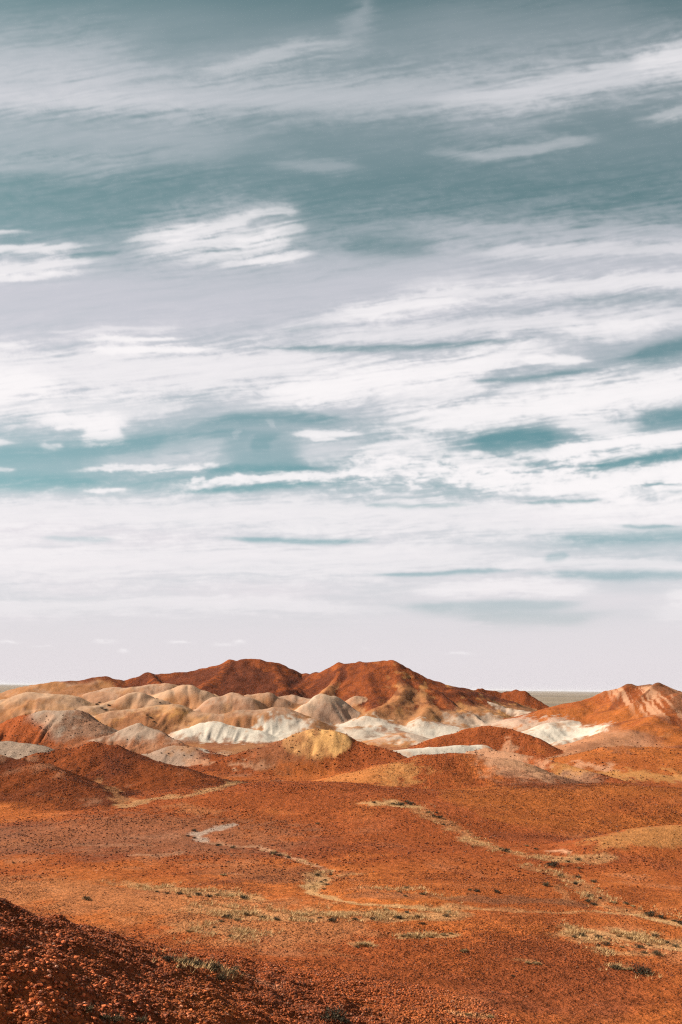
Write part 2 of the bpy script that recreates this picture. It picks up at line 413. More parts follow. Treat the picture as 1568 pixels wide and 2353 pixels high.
hill('greycone', 'lin', 9, .26, [(225,1697,194),(280,1676,195),(325,1660.5,195),(360,1676,193),(420,1712,188)])
hill('greycone2', 'dome', 10, .10, [(345,1732,171),(400,1716,172),(440,1717,171),(500,1739,167),(570,1762,163)])
hill('rustmound', 'lin', 14, .28, [(60,1745,137),(100,1733,138),(150,1722,138),(210,1707,137),(270,1716,136),(320,1741,133),(380,1761,130),(440,1779,127),(480,1800,124)])
hill('darkmound', 'lin', 12, .32, [(-90,1728,123),(0,1735,122),(50,1745,121),(100,1757,119),(150,1780,116),(200,1803,113),(260,1832,109),(310,1855,105)])
hill('leftlow', 'dome', 10, .10, [(-60,1708,160),(20,1703,160),(80,1712,158)])
hill('apron', 'lin', 11, .04, [(505,1748,163),(560,1730,165),(610,1714,166),(655,1698,167),(680,1689,167),(705,1684,167),(735,1682,167),(765,1684,167),(795,1690,167),(850,1710,165),(920,1735,161),(970,1748,158)])
hill('ochredome', 'dome', 7.0, 0, [(678,1688,166.5),(700,1682,166.5),(730,1679,166.5),(765,1680.5,166.5),(788,1687,166.5)])
hill('centrerust', 'lin', 9, .10, [(985,1702,204),(1060,1679,206),(1095,1672,206),(1124,1669.5,206),(1174,1675,205),(1234,1698,202)])
hill('whitelow', 'dome', 6.5, .06, [(900,1726,184),(985,1717,187),(1060,1714,189),(1110,1713,191)])
hill('pebble', 'dome', 16, .08, [(905,1762,132),(945,1748,134),(990,1737,135),(1060,1732,136),(1130,1742,135),(1180,1766,133)])
hill('palerise', 'lin', 8.5, .10, [(1080,1728,156),(1120,1722,156),(1180,1730,153),(1240,1742,150),(1290,1755,147),(1370,1778,141),(1450,1800,134)])
hill('rightlow', 'dome', 18, .08, [(1300,1758,165),(1380,1733,170),(1450,1716,173),(1568,1722,173),(1700,1722,172)])
hill('rise', 'dome', 26, .06, [(470,1872,100),(540,1835,107),(600,1810,111),(700,1800,113),(800,1812,111),(900,1836,106)])
hill('rise2', 'dome', 24, .06, [(1050,1840,108),(1150,1822,110),(1250,1812,112),(1400,1806,113),(1568,1815,112),(1700,1820,111)])
hill('hummock', 'dome', 9, .06, [(1440,1925,82),(1510,1903,84),(1600,1896,85),(1700,1890,85)])
hill('front', 'dome', 17, .05, [(960,2120,53),(1080,2098,55.5),(1200,2092,56.5),(1330,2093,57),(1450,2105,56)])
hill('front2', 'dome', 16, .05, [(560,2160,49),(700,2140,52),(830,2125,54)])
hill('midswell', 'dome', 22, .05, [(800,1985,76),(950,1958,80),(1100,1960,80)])
hill('leftswell', 'dome', 22, .05, [(-100,1985,74),(100,1975,76),(260,1990,75)])

CARVE = []                                    # washes cut into the floor, filled in once their course is known
def prof(shape, t):
    tc = np.clip(t, 0, 1)
    if shape == 'lin':
        s = np.sqrt(tc * tc + .0016) - .04
        return np.clip(1 - s / .96, 0, 1) ** 1.22
    if shape == 'spur':
        s = np.sqrt(tc * tc + .02) - .1414
        return np.clip(1 - s / .8586, 0, 1) ** 1.25
    if shape == 'cliff':
        return .62 * sstep(.52, .02, tc) + .38 * np.clip(1 - tc, 0, 1) ** 1.4
    s = (np.sqrt(tc * tc + .10) - .3162) / .7326
    return np.clip(1 - s, 0, 1) ** 1.22

def terrain(X, Y, want_id=False):
    """height of the land; with want_id also which hill each point belongs to and how far up that hill it is"""
    shp = X.shape; X = X.ravel().astype(float); Y = Y.ravel().astype(float)
    G = base(X, Y)
    Z = G.copy()
    best = np.zeros(X.size); hsp = np.zeros(X.size); hrb = np.zeros(X.size); crest = np.zeros(X.size); rill = np.zeros(X.size); ids = np.full(X.size, -1, int); rel = np.zeros(X.size)
    wxy = 1.8 * fbm(X / 15, Y / 15, 4, 131, .5); wyx = 1.8 * fbm(X / 15, Y / 15, 4, 137, .5)
    for k, (key, shape, w, gul, P) in enumerate(H):
        m = w * 1.35 + 3
        sel = np.nonzero((X > P[:, 0].min() - m) & (X < P[:, 0].max() + m) & (Y > P[:, 1].min() - m) & (Y < P[:, 1].max() + m))[0]
        if sel.size == 0: continue
        amp = min(1, w / 22) * (0 if key in ('lookout', 'spur') else 1)
        xs = X[sel] + amp * 1.3 * wxy[sel]; ys = Y[sel] + amp * 1.6 * wyx[sel]; g = G[sel]
        hh = np.zeros(sel.size); pc = np.zeros(sel.size); rl = np.zeros(sel.size); acc = 0
        for a, b in zip(P[:-1], P[1:]):
            dx, dy = b[0] - a[0], b[1] - a[1]; L2 = dx * dx + dy * dy; Ls = math.sqrt(L2)
            t = np.clip(((xs - a[0]) * dx + (ys - a[1]) * dy) / L2, 0, 1)
            ex = xs - (a[0] + t * dx); ey = ys - (a[1] + t * dy)
            d = np.hypot(ex, ey)
            dn = d / w
            fade = np.clip(dn * 2.2, 0, 1)
            # gullies run straight down the flank: noise along the crest, growing away from it
            along = (acc + t * Ls) + .35 * np.sign(ex * dy - ey * dx) * 40
            n1 = noise(along / (w * .30) + wxy[sel] * .10, np.full(sel.size, k * 7.3), 151)
            n2 = noise(along / (w * .12) + wxy[sel] * .12, np.full(sel.size, k * 3.1), 157)
            n3 = noise(along / (w * .05) + wxy[sel] * .3, np.full(sel.size, k * 5.7), 163)
            we = w * (1 + 1.15 * gul * fade * (n1 + .6 * n2 + .28 * n3) + .10 * amp * fade * wyx[sel] / 2.2)
            zr = a[2] + t * (b[2] - a[2])
            pr = prof(shape, d / we)
            h = (zr - g) * pr
            pc = np.where(h > hh, pr, pc); rl = np.where(h > hh, n2 + .6 * n3, rl)
            hh = np.maximum(hh, h)
            acc += Ls
        zn = g + hh
        zo = Z[sel]
        kk = np.minimum(2.4, .04 + .46 * hh) if shape in ('dome', 'spur') and key != 'ochredome' else np.minimum(.6, .03 + .14 * hh)
        q = np.clip(.5 + .5 * (zn - zo) / kk, 0, 1)
        Z[sel] = zo * (1 - q) + zn * q + np.where(hh > .01, kk * q * (1 - q), 0)
        if key == 'spur': hsp[sel] = np.maximum(hsp[sel], hh)
        if key in ('rustmound', 'darkmound', 'greycone', 'apron'): hrb[sel] = np.maximum(hrb[sel], hh)
        win = (hh > best[sel]) & (hh > .25)
        ws = sel[win]
        best[ws] = hh[win]; ids[ws] = k; crest[ws] = pc[win]; rill[ws] = rl[win]
        rel[ws] = hh[win] / np.maximum(P[:, 2].max() - G[ws], .5)
    r = np.hypot(X, Y)
    hs = np.clip(best / 5, 0, 1)
    Z += .0 + sstep(20, 60, r) * sstep(900, 300, r) * (hs * (.42 * fbm(X / 6.0, Y / 6.0, 5, 171, .6) + .75 * np.abs(fbm(X / 12, Y / 12, 3, 175))) * np.clip(r / 200, .25, 1.3))
    nsp = np.clip(hsp / 1.5, 0, 1)
    Z += nsp * (.36 * fbm(X / 2.6, Y / 2.6, 3, 187, .6) + .20 * np.abs(fbm(X / .9, Y / .9, 2, 189)))
    nrm = np.clip(hrb / 2.5, 0, 1)
    Z += nrm * (.75 * fbm(X / 6.5, Y / 6.5, 4, 191, .6))
    for P, hw, dep in CARVE:
        mg = hw * 2.5 + 3
        sel = np.nonzero((X > P[:, 0].min() - mg) & (X < P[:, 0].max() + mg) & (Y > P[:, 1].min() - mg) & (Y < P[:, 1].max() + mg))[0]
        if sel.size == 0: continue
        d, _, _ = seg_d(X[sel] + .5 * wxy[sel] * .4, Y[sel] + .5 * wyx[sel] * .4, P)
        Z[sel] -= dep * sstep(1.7, .7, d / hw)
    Z += .035 * fbm(X / 1.1, Y / 1.1, 3, 181) * sstep(400, 40, r) * sstep(3, 12, r)
    terrain.crest = crest; terrain.rill = rill
    if want_id: return Z.reshape(shp), ids.reshape(shp), rel.reshape(shp), best.reshape(shp)
    return Z.reshape(shp)

def on_ground(pts, tmax=420):
    """where the sight line through each photograph point first meets the land"""
    pts = np.array(pts, float)
    d = fwd[None] + RT[None] * ((pts[:, :1] - CX) / F) - UP[None] * ((pts[:, 1:2] - CY) / F)
    t = np.geomspace(17, tmax, 900)
    P = CAM + d[:, None, :] / d[:, None, 1:2] * t[None, :, None]
    Z = terrain(P[..., 0], P[..., 1])
    under = P[..., 2] < Z
    i = np.where(under.any(1), under.argmax(1), len(t) - 1)
    k = np.arange(len(pts))
    j = np.maximum(i - 1, 0)
    ga = P[k, j, 2] - Z[k, j]; gb = P[k, i, 2] - Z[k, i]
    f = np.clip(ga / np.maximum(ga - gb, 1e-6), 0, 1)[:, None]
    return P[k, j] * (1 - f) + P[k, i] * f
#PART2

# ------------------------------------------------------------------ colours of the land
RUST = np.array([.212, .052, .0155]); DARK = np.array([.080, .022, .011]); ORANGE = np.array([.335, .096, .024])
TAN = np.array([.310, .136, .056]); OCHRE = np.array([.500, .232, .078]); WHITE = np.array([.480, .410, .335])
GREY = np.array([.275, .190, .138]); PINK = np.array([.335, .172, .098]); BROWN = np.array([.185, .072, .034])
STRAW = np.array([.370, .215, .098]); PLAIN = np.array([.190, .142, .098])

class Land:
    def __init__(s, n): s.c = np.zeros((n, 3)); s.s = np.zeros(n)
    def put(s, w, col, st=None):
        w = np.clip(w, 0, 1)
        s.c += w[:, None] * (np.asarray(col) - s.c)
        if st is not None: s.s += w * (st - s.s)

def X_at(px, Y): return at(px, 1600, Y)[0]

PATCH = [   # photo polyline, half width in metres, colour, stoniness, amount
 ([(548,1794),(490,1812),(425,1827),(355,1832),(290,1848)], 1.6, STRAW*.9, .4, .6),
 ([(400,1850),(480,1868)], 1.5, TAN, .5, .35),
 ([(545,1889),(505,1901),(468,1912),(448,1922),(470,1930)], .75, WHITE, .2, .85),
 ([(470,1929),(520,1941),(600,1948),(640,1958),(700,1978),(752,1996)], .55, PINK*1.15, .3, .85),
 ([(752,1996),(735,2020),(712,2043),(762,2062),(860,2076),(1000,2081)], .62, STRAW*1.05, .3, .75),
 ([(1000,2081),(1150,2086),(1300,2092),(1400,2093)], .55, STRAW, .4, .58),
 ([(735,2005),(720,2035)], .9, STRAW*1.1, .3, .7),
 ([(1380,2088),(1470,2098),(1568,2123),(1640,2140)], .6, STRAW*1.1, .3, .85),
 ([(850,1843),(890,1842),(950,1850)], 1.3, STRAW, .3, .75),
 ([(950,1850),(990,1876),(1050,1905),(1090,1932)], 1.2, STRAW, .4, .3),
 ([(1080,1928),(1150,1952),(1220,1968),(1300,1972)], 1.1, STRAW, .4, .45),
 ([(1200,1985),(1290,2005),(1340,2040),(1385,2075),(1460,2093)], .9, STRAW, .3, .5),
 ([(1268,1955),(1310,1957)], .6, PINK*1.35, .2, .8),
 ([(1300,1975),(1390,1970)], 1.0, STRAW, .4, .45),
 ([(310,1963),(400,1962)], .9, PINK, .3, .6),
 ([(180,1940),(260,1942),(340,1943)], .8, PINK, .4, .35),
 ([(200,2000),(240,2001)], .25, PINK*1.4, .2, .8),
 ([(515,2005),(545,2006)], .3, PINK*1.2, .3, .6),
 ([(300,2030),(400,2040),(500,2050),(590,2062)], 1.3, STRAW, .5, .5),
 ([(460,2080),(560,2095),(700,2100),(784,2095),(900,2100),(1030,2095)], 1.5, STRAW, .5, .6),
 ([(440,2130),(520,2140),(580,2150)], 1.4, STRAW, .5, .4),
 ([(920,2150),(970,2150),(1040,2142)], .5, STRAW*.9, .3, .65),
 ([(810,2170),(850,2170)], .4, STRAW*.9, .4, .5),
 ([(1330,2145),(1400,2140),(1480,2155),(1568,2165),(1650,2165)], 1.5, STRAW, .4, .65),
 ([(1390,2185),(1470,2190)], .8, STRAW, .4, .5),
 ([(1200,2213),(1245,2214)], .3, STRAW, .3, .6),
 ([(1400,2220),(1440,2222)], .35, STRAW, .3, .5),
 ([(1290,2035),(1295,2065),(1288,2070)], .35, STRAW, .3, .5),
 ([(1010,2060),(1070,2055)], .4, STRAW, .3, .5),
 ([(560,2240),(620,2260)], .5, PINK, .5, .3),
 ([(1040,2325),(1130,2340)], .5, STRAW, .5, .35),
 ([(785,1970),(840,1965),(880,1960)], 1.2, ORANGE*1.25, .4, .6),
 ([(785,2010),(830,2005)], .8, STRAW, .4, .5),
 ([(815,1780),(870,1777)], 5.0, OCHRE*.72, .35, .75),
 ([(700,1775),(800,1790)], 5.0, ORANGE*1.1, .4, .5),
 ([(1225,1768),(1320,1774),(1420,1782),(1568,1790),(1700,1795)], 3.2, OCHRE*.72, .3, .75),
 ([(1260,1748),(1330,1757),(1400,1765)], 2.0, PINK*1.2, .3, .65),
 ([(1420,1925),(1510,1915),(1600,1910)], 2.6, OCHRE*.66, .4, .65),
 ([(1100,1725),(1150,1738),(1175,1765),(1250,1782),(1330,1795)], 3.4, PINK*1.08, .25, .85),
 ([(1120,1716),(1170,1720)], 2.0, PINK*1.15, .25, .7),
 ([(545,1752),(605,1758)], 1.6, PINK*1.2, .2, .8),
 ([(470,1726),(520,1727)], 1.6, WHITE*.95, .1, .85),
 ([(445,1745),(480,1752)], 1.6, PINK*1.1, .3, .6),
 ([(225,1795),(262,1815),(280,1838)], 1.0, TAN, .4, .6),
 ([(0,1740),(60,1748)], 1.0, PINK, .4, .4),
 ([(450,1697),(540,1705),(640,1712)], 6.0, BROWN, .6, .7),
 ([(430,1717),(560,1716)], 2.5, TAN*.9, .3, .6),
 ([(200,1690),(300,1660),(380,1672)], 5, BROWN, .6, .7),
 ([(445,1676),(520,1680),(600,1684),(640,1680)], 3.5, WHITE, .1, .95),
 ([(620,1668),(690,1666)], 3.0, WHITE*.95, .1, .8),
 ([(790,1664),(830,1662),(870,1660)], 4.0, WHITE, .1, .8),
 ([(960,1670),(1010,1680),(1040,1676)], 4.0, WHITE, .1, .8),
 ([(880,1700),(950,1700),(1010,1690)], 2.6, WHITE*.92, .1, .6),
 ([(840,1702),(900,1712)], 2.0, TAN*1.1, .2, .6),
 ([(1262,1686),(1300,1692),(1338,1686)], 5.0, WHITE, .1, .95),
 ([(1060,1655),(1130,1660),(1200,1662),(1270,1655)], 4.0, WHITE*.85, .1, .5),
 ([(1340,1712),(1420,1716)], 3.0, BROWN, .6, .6),
 ([(0,1930),(200,1915),(420,1925)], 9, np.array([.20,.085,.045]), .5, .55),
 ([(560,2000),(650,2015),(700,2010)], 3, BROWN*1.1, .6, .5),
 ([(900,1960),(1050,1985),(1150,2020),(1240,2050)], 7, RUST*.95, .6, .55),
 ([(1080,2060),(1200,2062),(1300,2070)], 1.6, BROWN*.9, .7, .7),
 ([(840,2055),(960,2058)], 1.3, BROWN, .7, .5),
 ([(1210,1800),(1290,1805),(1350,1800)], 4.0, DARK*1.2, .9, .6),
 ([(1150,2220),(1300,2260),(1400,2250)], 4.0, RUST*.9, 1, .6),
 ([(0,2040),(250,2060),(500,2090),(640,2130)], 4.5, np.array([.33,.13,.052]), .8, .6),
]
_pp = [p for pt in PATCH for p in pt[0]]
_pg = on_ground(_pp); _k = 0
PG = []
for pt in PATCH:
    PG.append(_pg[_k:_k + len(pt[0]), :2]); _k += len(pt[0])

for (pts_, hw_, col_, st_, am_), P_ in zip(PATCH, PG):
    if hw_ < 1.7 and len(pts_) > 2 and am_ >= .5 and pts_[0][0] != 1290: CARVE.append((P_, max(hw_, .6), .05 + .05 * hw_))
KEYS = [h[0] for h in H]

def paint(X, Y, Z, ids, rel, best):
    crest = terrain.crest.copy(); rill = terrain.rill.copy()
    n = X.size; Ld = Land(n)
    r = np.hypot(X, Y)
    nb = fbm(X / 26, Y / 26, 3, 201); nm = fbm(X / 6, Y / 6, 4, 211); nf = fbm(X / 1.4, Y / 1.4, 3, 221)
    ns = fbm(X / 13, Y / 13, 4, 231, .6)
    one = np.ones(n)
    Ld.put(one, RUST * 1.1, .7)
    Ld.put(.85 * sstep(-.22, .45, nb + .4 * nm), ORANGE, .6)
    Ld.put(.70 * sstep(.02, .36, ns - .3 * nb), DARK * 1.6, .95); Ld.put(.35 * sstep(.1, .4, -ns), ORANGE * 1.15, .25)
    Ld.put(.30 * sstep(.15, .5, nm), PINK * .8, .5)
    # valley floor before the far hills, then the plain
    far = sstep(168, 205, r + 12 * nm)
    Ld.put(far * .75, BROWN * 1.25, .5); Ld.put(far * sstep(.0, .35, nm + .5 * nf), TAN * .9, .3)
    pl = sstep(360, 430, r)
    Ld.put(pl, PLAIN, .1)
    bands = fbm(X / 900, Y / 160, 4, 241)
    Ld.put(pl * sstep(.05, .4, bands) * .7, np.array([.25, .185, .125]), .1)
    Ld.put(pl * sstep(.0, .45, -bands) * .75, np.array([.12, .092, .068]), .1)
    kid = np.array(KEYS + ['none'])[ids]
    def on(*ks): return np.isin(kid, ks)
    def fld(mask): return mask.astype(float) * sstep(.25, .8, best)
    strata = fbm(Z * 1.3 + .5 * nm, X / 60, 3, 251) 
    # ---- far ridge
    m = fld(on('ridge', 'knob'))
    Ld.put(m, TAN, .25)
    Ld.put(m * .6 * sstep(-.1, .4, ns), PINK * .92, .2)
    Ld.put(m * .45 * sstep(.1, .45, nm), GREY * 1.15, .2)
    zb = np.interp(X, [-95, -76, -70, -64, -40, -10, 0, 12, 24, 36, 60], [13.6, 13.4, 12.0, 10.4, 8.8, 9.0, 7.0, 5.2, 6.5, 8.0, 7.5])
    cap = sstep(-1.0, 1.0, Z - zb + 3.2 * ns + 1.6 * nm)
    Ld.put(m * cap, RUST * .95, .8)
    Ld.put(m * cap * .55 * sstep(.05, .4, nm - .4 * ns), DARK * 1.25, .9)
    Ld.put(m * cap * .35 * sstep(.1, .5, ns), ORANGE, .6)
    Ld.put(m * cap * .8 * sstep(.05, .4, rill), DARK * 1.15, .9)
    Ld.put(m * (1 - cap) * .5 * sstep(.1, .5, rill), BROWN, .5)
    Ld.put(m * sstep(8, 20, X) * sstep(.12, .42, fbm(X / 4.5, Z / 2.2, 3, 261)) * .7, OCHRE * .85, .2)
    Ld.put(m * sstep(3.4, 1.8, Z + 1.3 * nm) * .8, WHITE * .93, .1)
    spur = m * np.isin(ids, [i for i, h in enumerate(H) if h[0] == 'ridge' and h[1] == 'spur'][:4]) * sstep(14.5, 12.0, Z + 1.5 * nm)
    Ld.put(spur * sstep(.55, .85, crest + .35 * nm) * .75, TAN * .95, .3)
    Ld.put(spur * sstep(.5, .3, crest + .3 * nm) * .6, BROWN * .7, .7)
    Ld.put(m * cap * .6 * sstep(.05, .3, fbm(X / 2.2, Z / 1.1, 3, 265)), DARK * 1.2, .9)
    Ld.put(fld(on('knob')), RUST * .85, .8)
    q = fld(on('pediment')); Ld.put(q, TAN * .95, .25); Ld.put(q * .6 * sstep(-.05, .35, ns), BROWN * 1.2, .45); Ld.put(q * .5 * sstep(.1, .4, nm), PINK * .95, .2)
    Ld.put(q * sstep(2.4, 1.0, Z + .9 * nm) * sstep(-62, -50, X) * .75, WHITE * .92, .05)
    # ---- pale foothills
    for i in range(len(D)):
        q = fld(on('foothill%02d' % i))
        if not q.any(): continue
        tone = [TAN, PINK, TAN * .9, TAN * 1.08, PINK * 1.0, TAN * .95, PINK * .85, GREY * 1.25, OCHRE * .66, TAN * .9, WHITE, TAN * 1.05, WHITE * .95, WHITE * .9, TAN * 1.15, WHITE * .9][i]
        Ld.put(q, tone, .12)
        if i not in (10, 12, 13, 14, 15):
            Ld.put(q * .6 * sstep(.66, .98, crest + .35 * nm), GREY * 1.2, .15)
            Ld.put(q * .55 * sstep(.45, .12, crest + .2 * nm), BROWN * 1.15, .4)
            Ld.put(q * .5 * sstep(.1, .45, ns), OCHRE * .72, .15)
            Ld.put(q * .55 * sstep(.0, .4, nf + .4 * nm) * sstep(.45, .85, crest), BROWN * 1.25, .3)
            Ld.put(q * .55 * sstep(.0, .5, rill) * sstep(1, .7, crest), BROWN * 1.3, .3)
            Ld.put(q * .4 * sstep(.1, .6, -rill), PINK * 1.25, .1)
            Ld.put(q * .5 * sstep(.05, .4, nm), PINK * .9, .15)
        if i == 9: Ld.put(q * .9 * sstep(.24, .12, rel + .3 * nm), WHITE * .95, .05)
        if i in (12, 13, 14): 
            Ld.put(q * .8 * sstep(.25, .55, rel + .9 * ns + .3 * rill), BROWN * 1.1, .4)
            Ld.put(q * .6 * sstep(.2, .5, nm), TAN, .2)
        if i == 15:
            Ld.put(q * .55 * sstep(.05, .3, strata), np.array([.40, .41, .36]), .05)
            Ld.put(q * .6 * sstep(.62, .9, rel + .3 * nm), GREY * 1.2, .1)
    q = fld(on('foothill10')); Ld.put(q * .75 * sstep(.60, .85, rel + .3 * nm), TAN * 1.1, .15)
    q = fld(on('foothill10', 'foothill12', 'foothill13', 'foothill14', 'foothill15'))
    Ld.put(q * .55 * sstep(-.05, .4, nm + .4 * rill + .4 * nf), TAN * 1.15, .15); Ld.put(q * .4 * sstep(.1, .4, ns), GREY * 1.3, .1)
    q = fld(on('foothill03', 'foothill02', 'foothill07', 'foothill00')); Ld.put(q * .42 * sstep(.5, .9, crest + .6 * ns), np.array([.42, .27, .17]), .1)
    # ---- pale scarp with its beds
    q = fld(on('scarp'))
    Ld.put(q, GREY * 1.4, .1); Ld.put(q * .6 * sstep(.0, .35, strata), PINK * .95, .1); Ld.put(q * .5 * sstep(.25, .4, fbm(Z * 2.6 + .4 * nm, X / 40, 2, 253)), GREY * .55, .1)
    Ld.put(q * .8 * sstep(.0, .4, -strata - .1), WHITE * .9, .1)
    Ld.put(q * .8 * sstep(.9, 1.02, rel + .25 * nm), RUST * 1.2, .5)
    Ld.put(q * .7 * sstep(.12, .35, fbm(X / 2.4, Z / 1.6, 3, 267)), BROWN * .6, .4)
    Ld.put(q * .8 * sstep(3.6, 2.2, Z + nm), WHITE * .9, .05)
    # ---- hill on the right
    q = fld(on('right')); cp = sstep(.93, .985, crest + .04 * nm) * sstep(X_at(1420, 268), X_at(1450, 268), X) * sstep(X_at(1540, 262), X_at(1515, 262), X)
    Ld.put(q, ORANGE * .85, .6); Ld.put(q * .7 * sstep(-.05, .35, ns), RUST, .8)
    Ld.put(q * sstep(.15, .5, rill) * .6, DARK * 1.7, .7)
    Ld.put(q * sstep(X_at(1380, 270), X_at(1420, 270), X) * sstep(2.5, 5.0, Z) * .75, RUST * .8, .8)
    st = fbm((X - .16 * Y + .7 * nm) / 1.25, Z / 10, 3, 271)
    lo = sstep(X_at(1370, 270), X_at(1415, 270), X)
    Ld.put(q * lo * sstep(2.5, 6.0, Z) * sstep(-.06, .14, st) * .85 * sstep(216, 230, Y), PINK * 1.12, .2)
    Ld.put(q * cp * .85, BROWN * .75, .9)
    Ld.put(q * sstep(.25, .5, fbm(X / 5, Y / 5, 3, 277)) * sstep(5, 3, Z) * .4, TAN, .3)
    Ld.put(q * sstep(X_at(1300, 268), X_at(1360, 268), -X + X_at(1300, 268) + X_at(1360, 268)) * sstep(4.6, 3.4, Z + nm) * .6, PINK, .2)
    # ---- middle distance
    q = fld(on('greymound')); sp = X_at(105, 206)
    Ld.put(q, GREY, .25); Ld.put(q * .5 * sstep(.0, .4, nm), PINK * .85, .25)
    Ld.put(q * sstep(2.0, -3.0, X - sp + 5 * ns + 9 * (rel - .8)), RUST * 1.12, .85)
    Ld.put(q * sstep(.42, .22, rel + .4 * nm), RUST, .85)
    q = fld(on('greycone'))
    Ld.put(q, BROWN * 1.15, .6); Ld.put(q * sstep(.35, .7, rel + .55 * ns + .2 * nf), GREY * 1.05, .3); Ld.put(q * .5 * sstep(.1, .4, nm), PINK * .8, .4)
    q = fld(on('greycone2'))
    Ld.put(q, RUST * .9, .7); Ld.put(q * sstep(X_at(500, 168), X_at(425, 168), X + 3 * nm) * .85, GREY * .98, .3)
    Ld.put(q * .7 * sstep(.25, .5, nm), PINK * .9, .3)
    q = fld(on('leftlow')); Ld.put(q, GREY * .9, .4)
    q = fld(on('rustmound')); Ld.put(q, RUST * .78, 1); Ld.put(q * .75 * sstep(-.15, .3, ns + .3 * nf), DARK, 1)
    Ld.put(q * .5 * sstep(.7, 1.0, rel + .3 * nm), RUST * 1.2, .9); Ld.put(q * .4 * sstep(.3, .5, nm) * sstep(.6, .3, rel), PINK * .8, .5)
    q = fld(on('darkmound')); Ld.put(q, RUST * .7, 1); Ld.put(q * .7 * sstep(-.2, .25, ns), DARK * .9, 1); Ld.put(q * .35 * sstep(.15, .4, nm), PINK * .7, .6)
    q = fld(on('apron')); Ld.put(q, RUST * 1.02, 1); Ld.put(q * .5 * sstep(0, .4, ns), DARK * 1.2, 1)
    q = fld(on('foothill07')); Ld.put(q * .6 * sstep(.1, .4, -nm), np.array([.42, .33, .25]), .1)
    oc = at(728, 1700, 163)
    el_ = ((X - oc[0]) / 5.4) ** 2 + ((Z - 3.3) / 2.1) ** 2 + .16 * nm + .08 * nf
    q = fld(on('ochredome', 'apron')); Ld.put(q * on('ochredome'), RUST * 1.02, 1)
    q = q * sstep(1.15, .95, el_) * sstep(170, 168, Y); Ld.put(q, np.array([.60, .315, .115]), .15); Ld.put(q * .4 * sstep(.0, .4, nm), np.array([.56, .27, .09]), .12)
    q = fld(on('centrerust')); Ld.put(q, RUST * 1.1, .8); Ld.put(q * .5 * sstep(.1, .45, nm), ORANGE, .6)
    q = fld(on('whitelow')); Ld.put(q, WHITE * .95, .05); Ld.put(q * .6 * sstep(.1, .4, nm), TAN * 1.1, .1)
    q = fld(on('pebble')); Ld.put(q, RUST * 1.15, 1); Ld.put(q * .55 * sstep(-.1, .4, ns), ORANGE, .8)
    q = fld(on('palerise')); Ld.put(q * .8, RUST * 1.1, .9); Ld.put(q * .4 * sstep(.1, .4, nm), DARK * 1.4, 1)
    q = fld(on('rightlow')); Ld.put(q, ORANGE * .92, .6); Ld.put(q * .5 * sstep(0, .4, ns), RUST, .7)
    q = fld(on('rise')); Ld.put(q * .8, RUST * 1.08, .9); Ld.put(q * .5 * sstep(.1, .4, nb + nm * .5), ORANGE, .7)
    q = fld(on('rise2')); Ld.put(q * .8, ORANGE * .78, .9); Ld.put(q * .6 * sstep(-.1, .3, ns), RUST * .9, 1)
    q = fld(on('front')); Ld.put(q * .85, ORANGE * .98, .9); Ld.put(q * .5 * sstep(.05, .4, ns), RUST, 1)
    q = fld(on('front2')); Ld.put(q * .6, RUST * 1.25, .9)
    q = fld(on('midswell', 'leftswell')); Ld.put(q * .5, RUST * 1.1, .7)
    q = fld(on('spur', 'lookout')); Ld.put(q, RUST * 1.15, 1); Ld.put(q * .5 * sstep(0, .4, ns), DARK * 1.4, 1); Ld.put(q * .4 * sstep(.05, .4, nm), ORANGE * .9, 1)
    # ---- washes, pans, bare patches
    wx = X + .9 * fbm(X / 2.5, Y / 2.5, 3, 281) * np.clip(r / 70, .5, 4); wy = Y + 1.6 * fbm(X / 2.5, Y / 2.5, 3, 287) * np.clip(r / 70, .5, 4)
    for (pts, hw, col, st, amt), P in zip(PATCH, PG):
        if hw < 2.1: hw = hw * .72
        mg = hw * 2.5 + 4
        sel = np.nonzero((X > P[:, 0].min() - mg) & (X < P[:, 0].max() + mg) & (Y > P[:, 1].min() - mg) & (Y < P[:, 1].max() + mg))[0]
        if sel.size == 0: continue
        d, _, _ = seg_d(wx[sel], wy[sel], P)
        w = np.zeros(n); w[sel] = amt * sstep(1.45, .6, d / hw + .95 * nf[sel] + .45 * nm[sel])
        Ld.put(w, col, st)
    v = 1 + .12 * nf + .14 * nm + .16 * ns
    return np.clip(Ld.c * v[:, None], .01, .9), np.clip(Ld.s, 0, 1)

# ------------------------------------------------------------------ terrain mesh
rows = np.concatenate([np.geomspace(.8, 15, 26)[:-1], np.geomspace(15, 60, 330)[:-1], np.geomspace(60, 190, 230)[:-1],
                       np.geomspace(190, 352, 210)[:-1], np.geomspace(352, 900, 40)[:-1], np.geomspace(900, 60000, 40)])
HALF = 27.0
cols = np.concatenate([np.linspace(-HALF, HALF, 900)[:-1], np.linspace(HALF, 360 - HALF, 76)[:-1]])
NR, NC = len(rows), len(cols)
Rg, Ag = np.meshgrid(rows, np.radians(cols), indexing='ij')
GX, GY = Rg * np.sin(Ag), Rg * np.cos(Ag)
GZ, GI, GR, GB = terrain(GX, GY, True)
alb, stony = paint(GX.ravel(), GY.ravel(), GZ.ravel(), GI.ravel(), GR.ravel(), GB.ravel())
co_all = np.stack([GX.ravel(), GY.ravel(), GZ.ravel()], 1)
idx = np.arange(NR * NC).reshape(NR, NC)
a = idx[:-1]; b = np.roll(idx, -1, 1)[:-1]; c = np.roll(idx, -1, 1)[1:]; d = idx[1:]
quads = np.stack([a, b, c, d], -1).reshape(-1, 4)[:, ::-1]
fn = np.cross(co_all[quads[:, 2]] - co_all[quads[:, 0]], co_all[quads[:, 3]] - co_all[quads[:, 1]])
if fn[:, 2].mean() < 0: quads = quads[:, ::-1]; fn = -fn
vn = np.zeros_like(co_all)
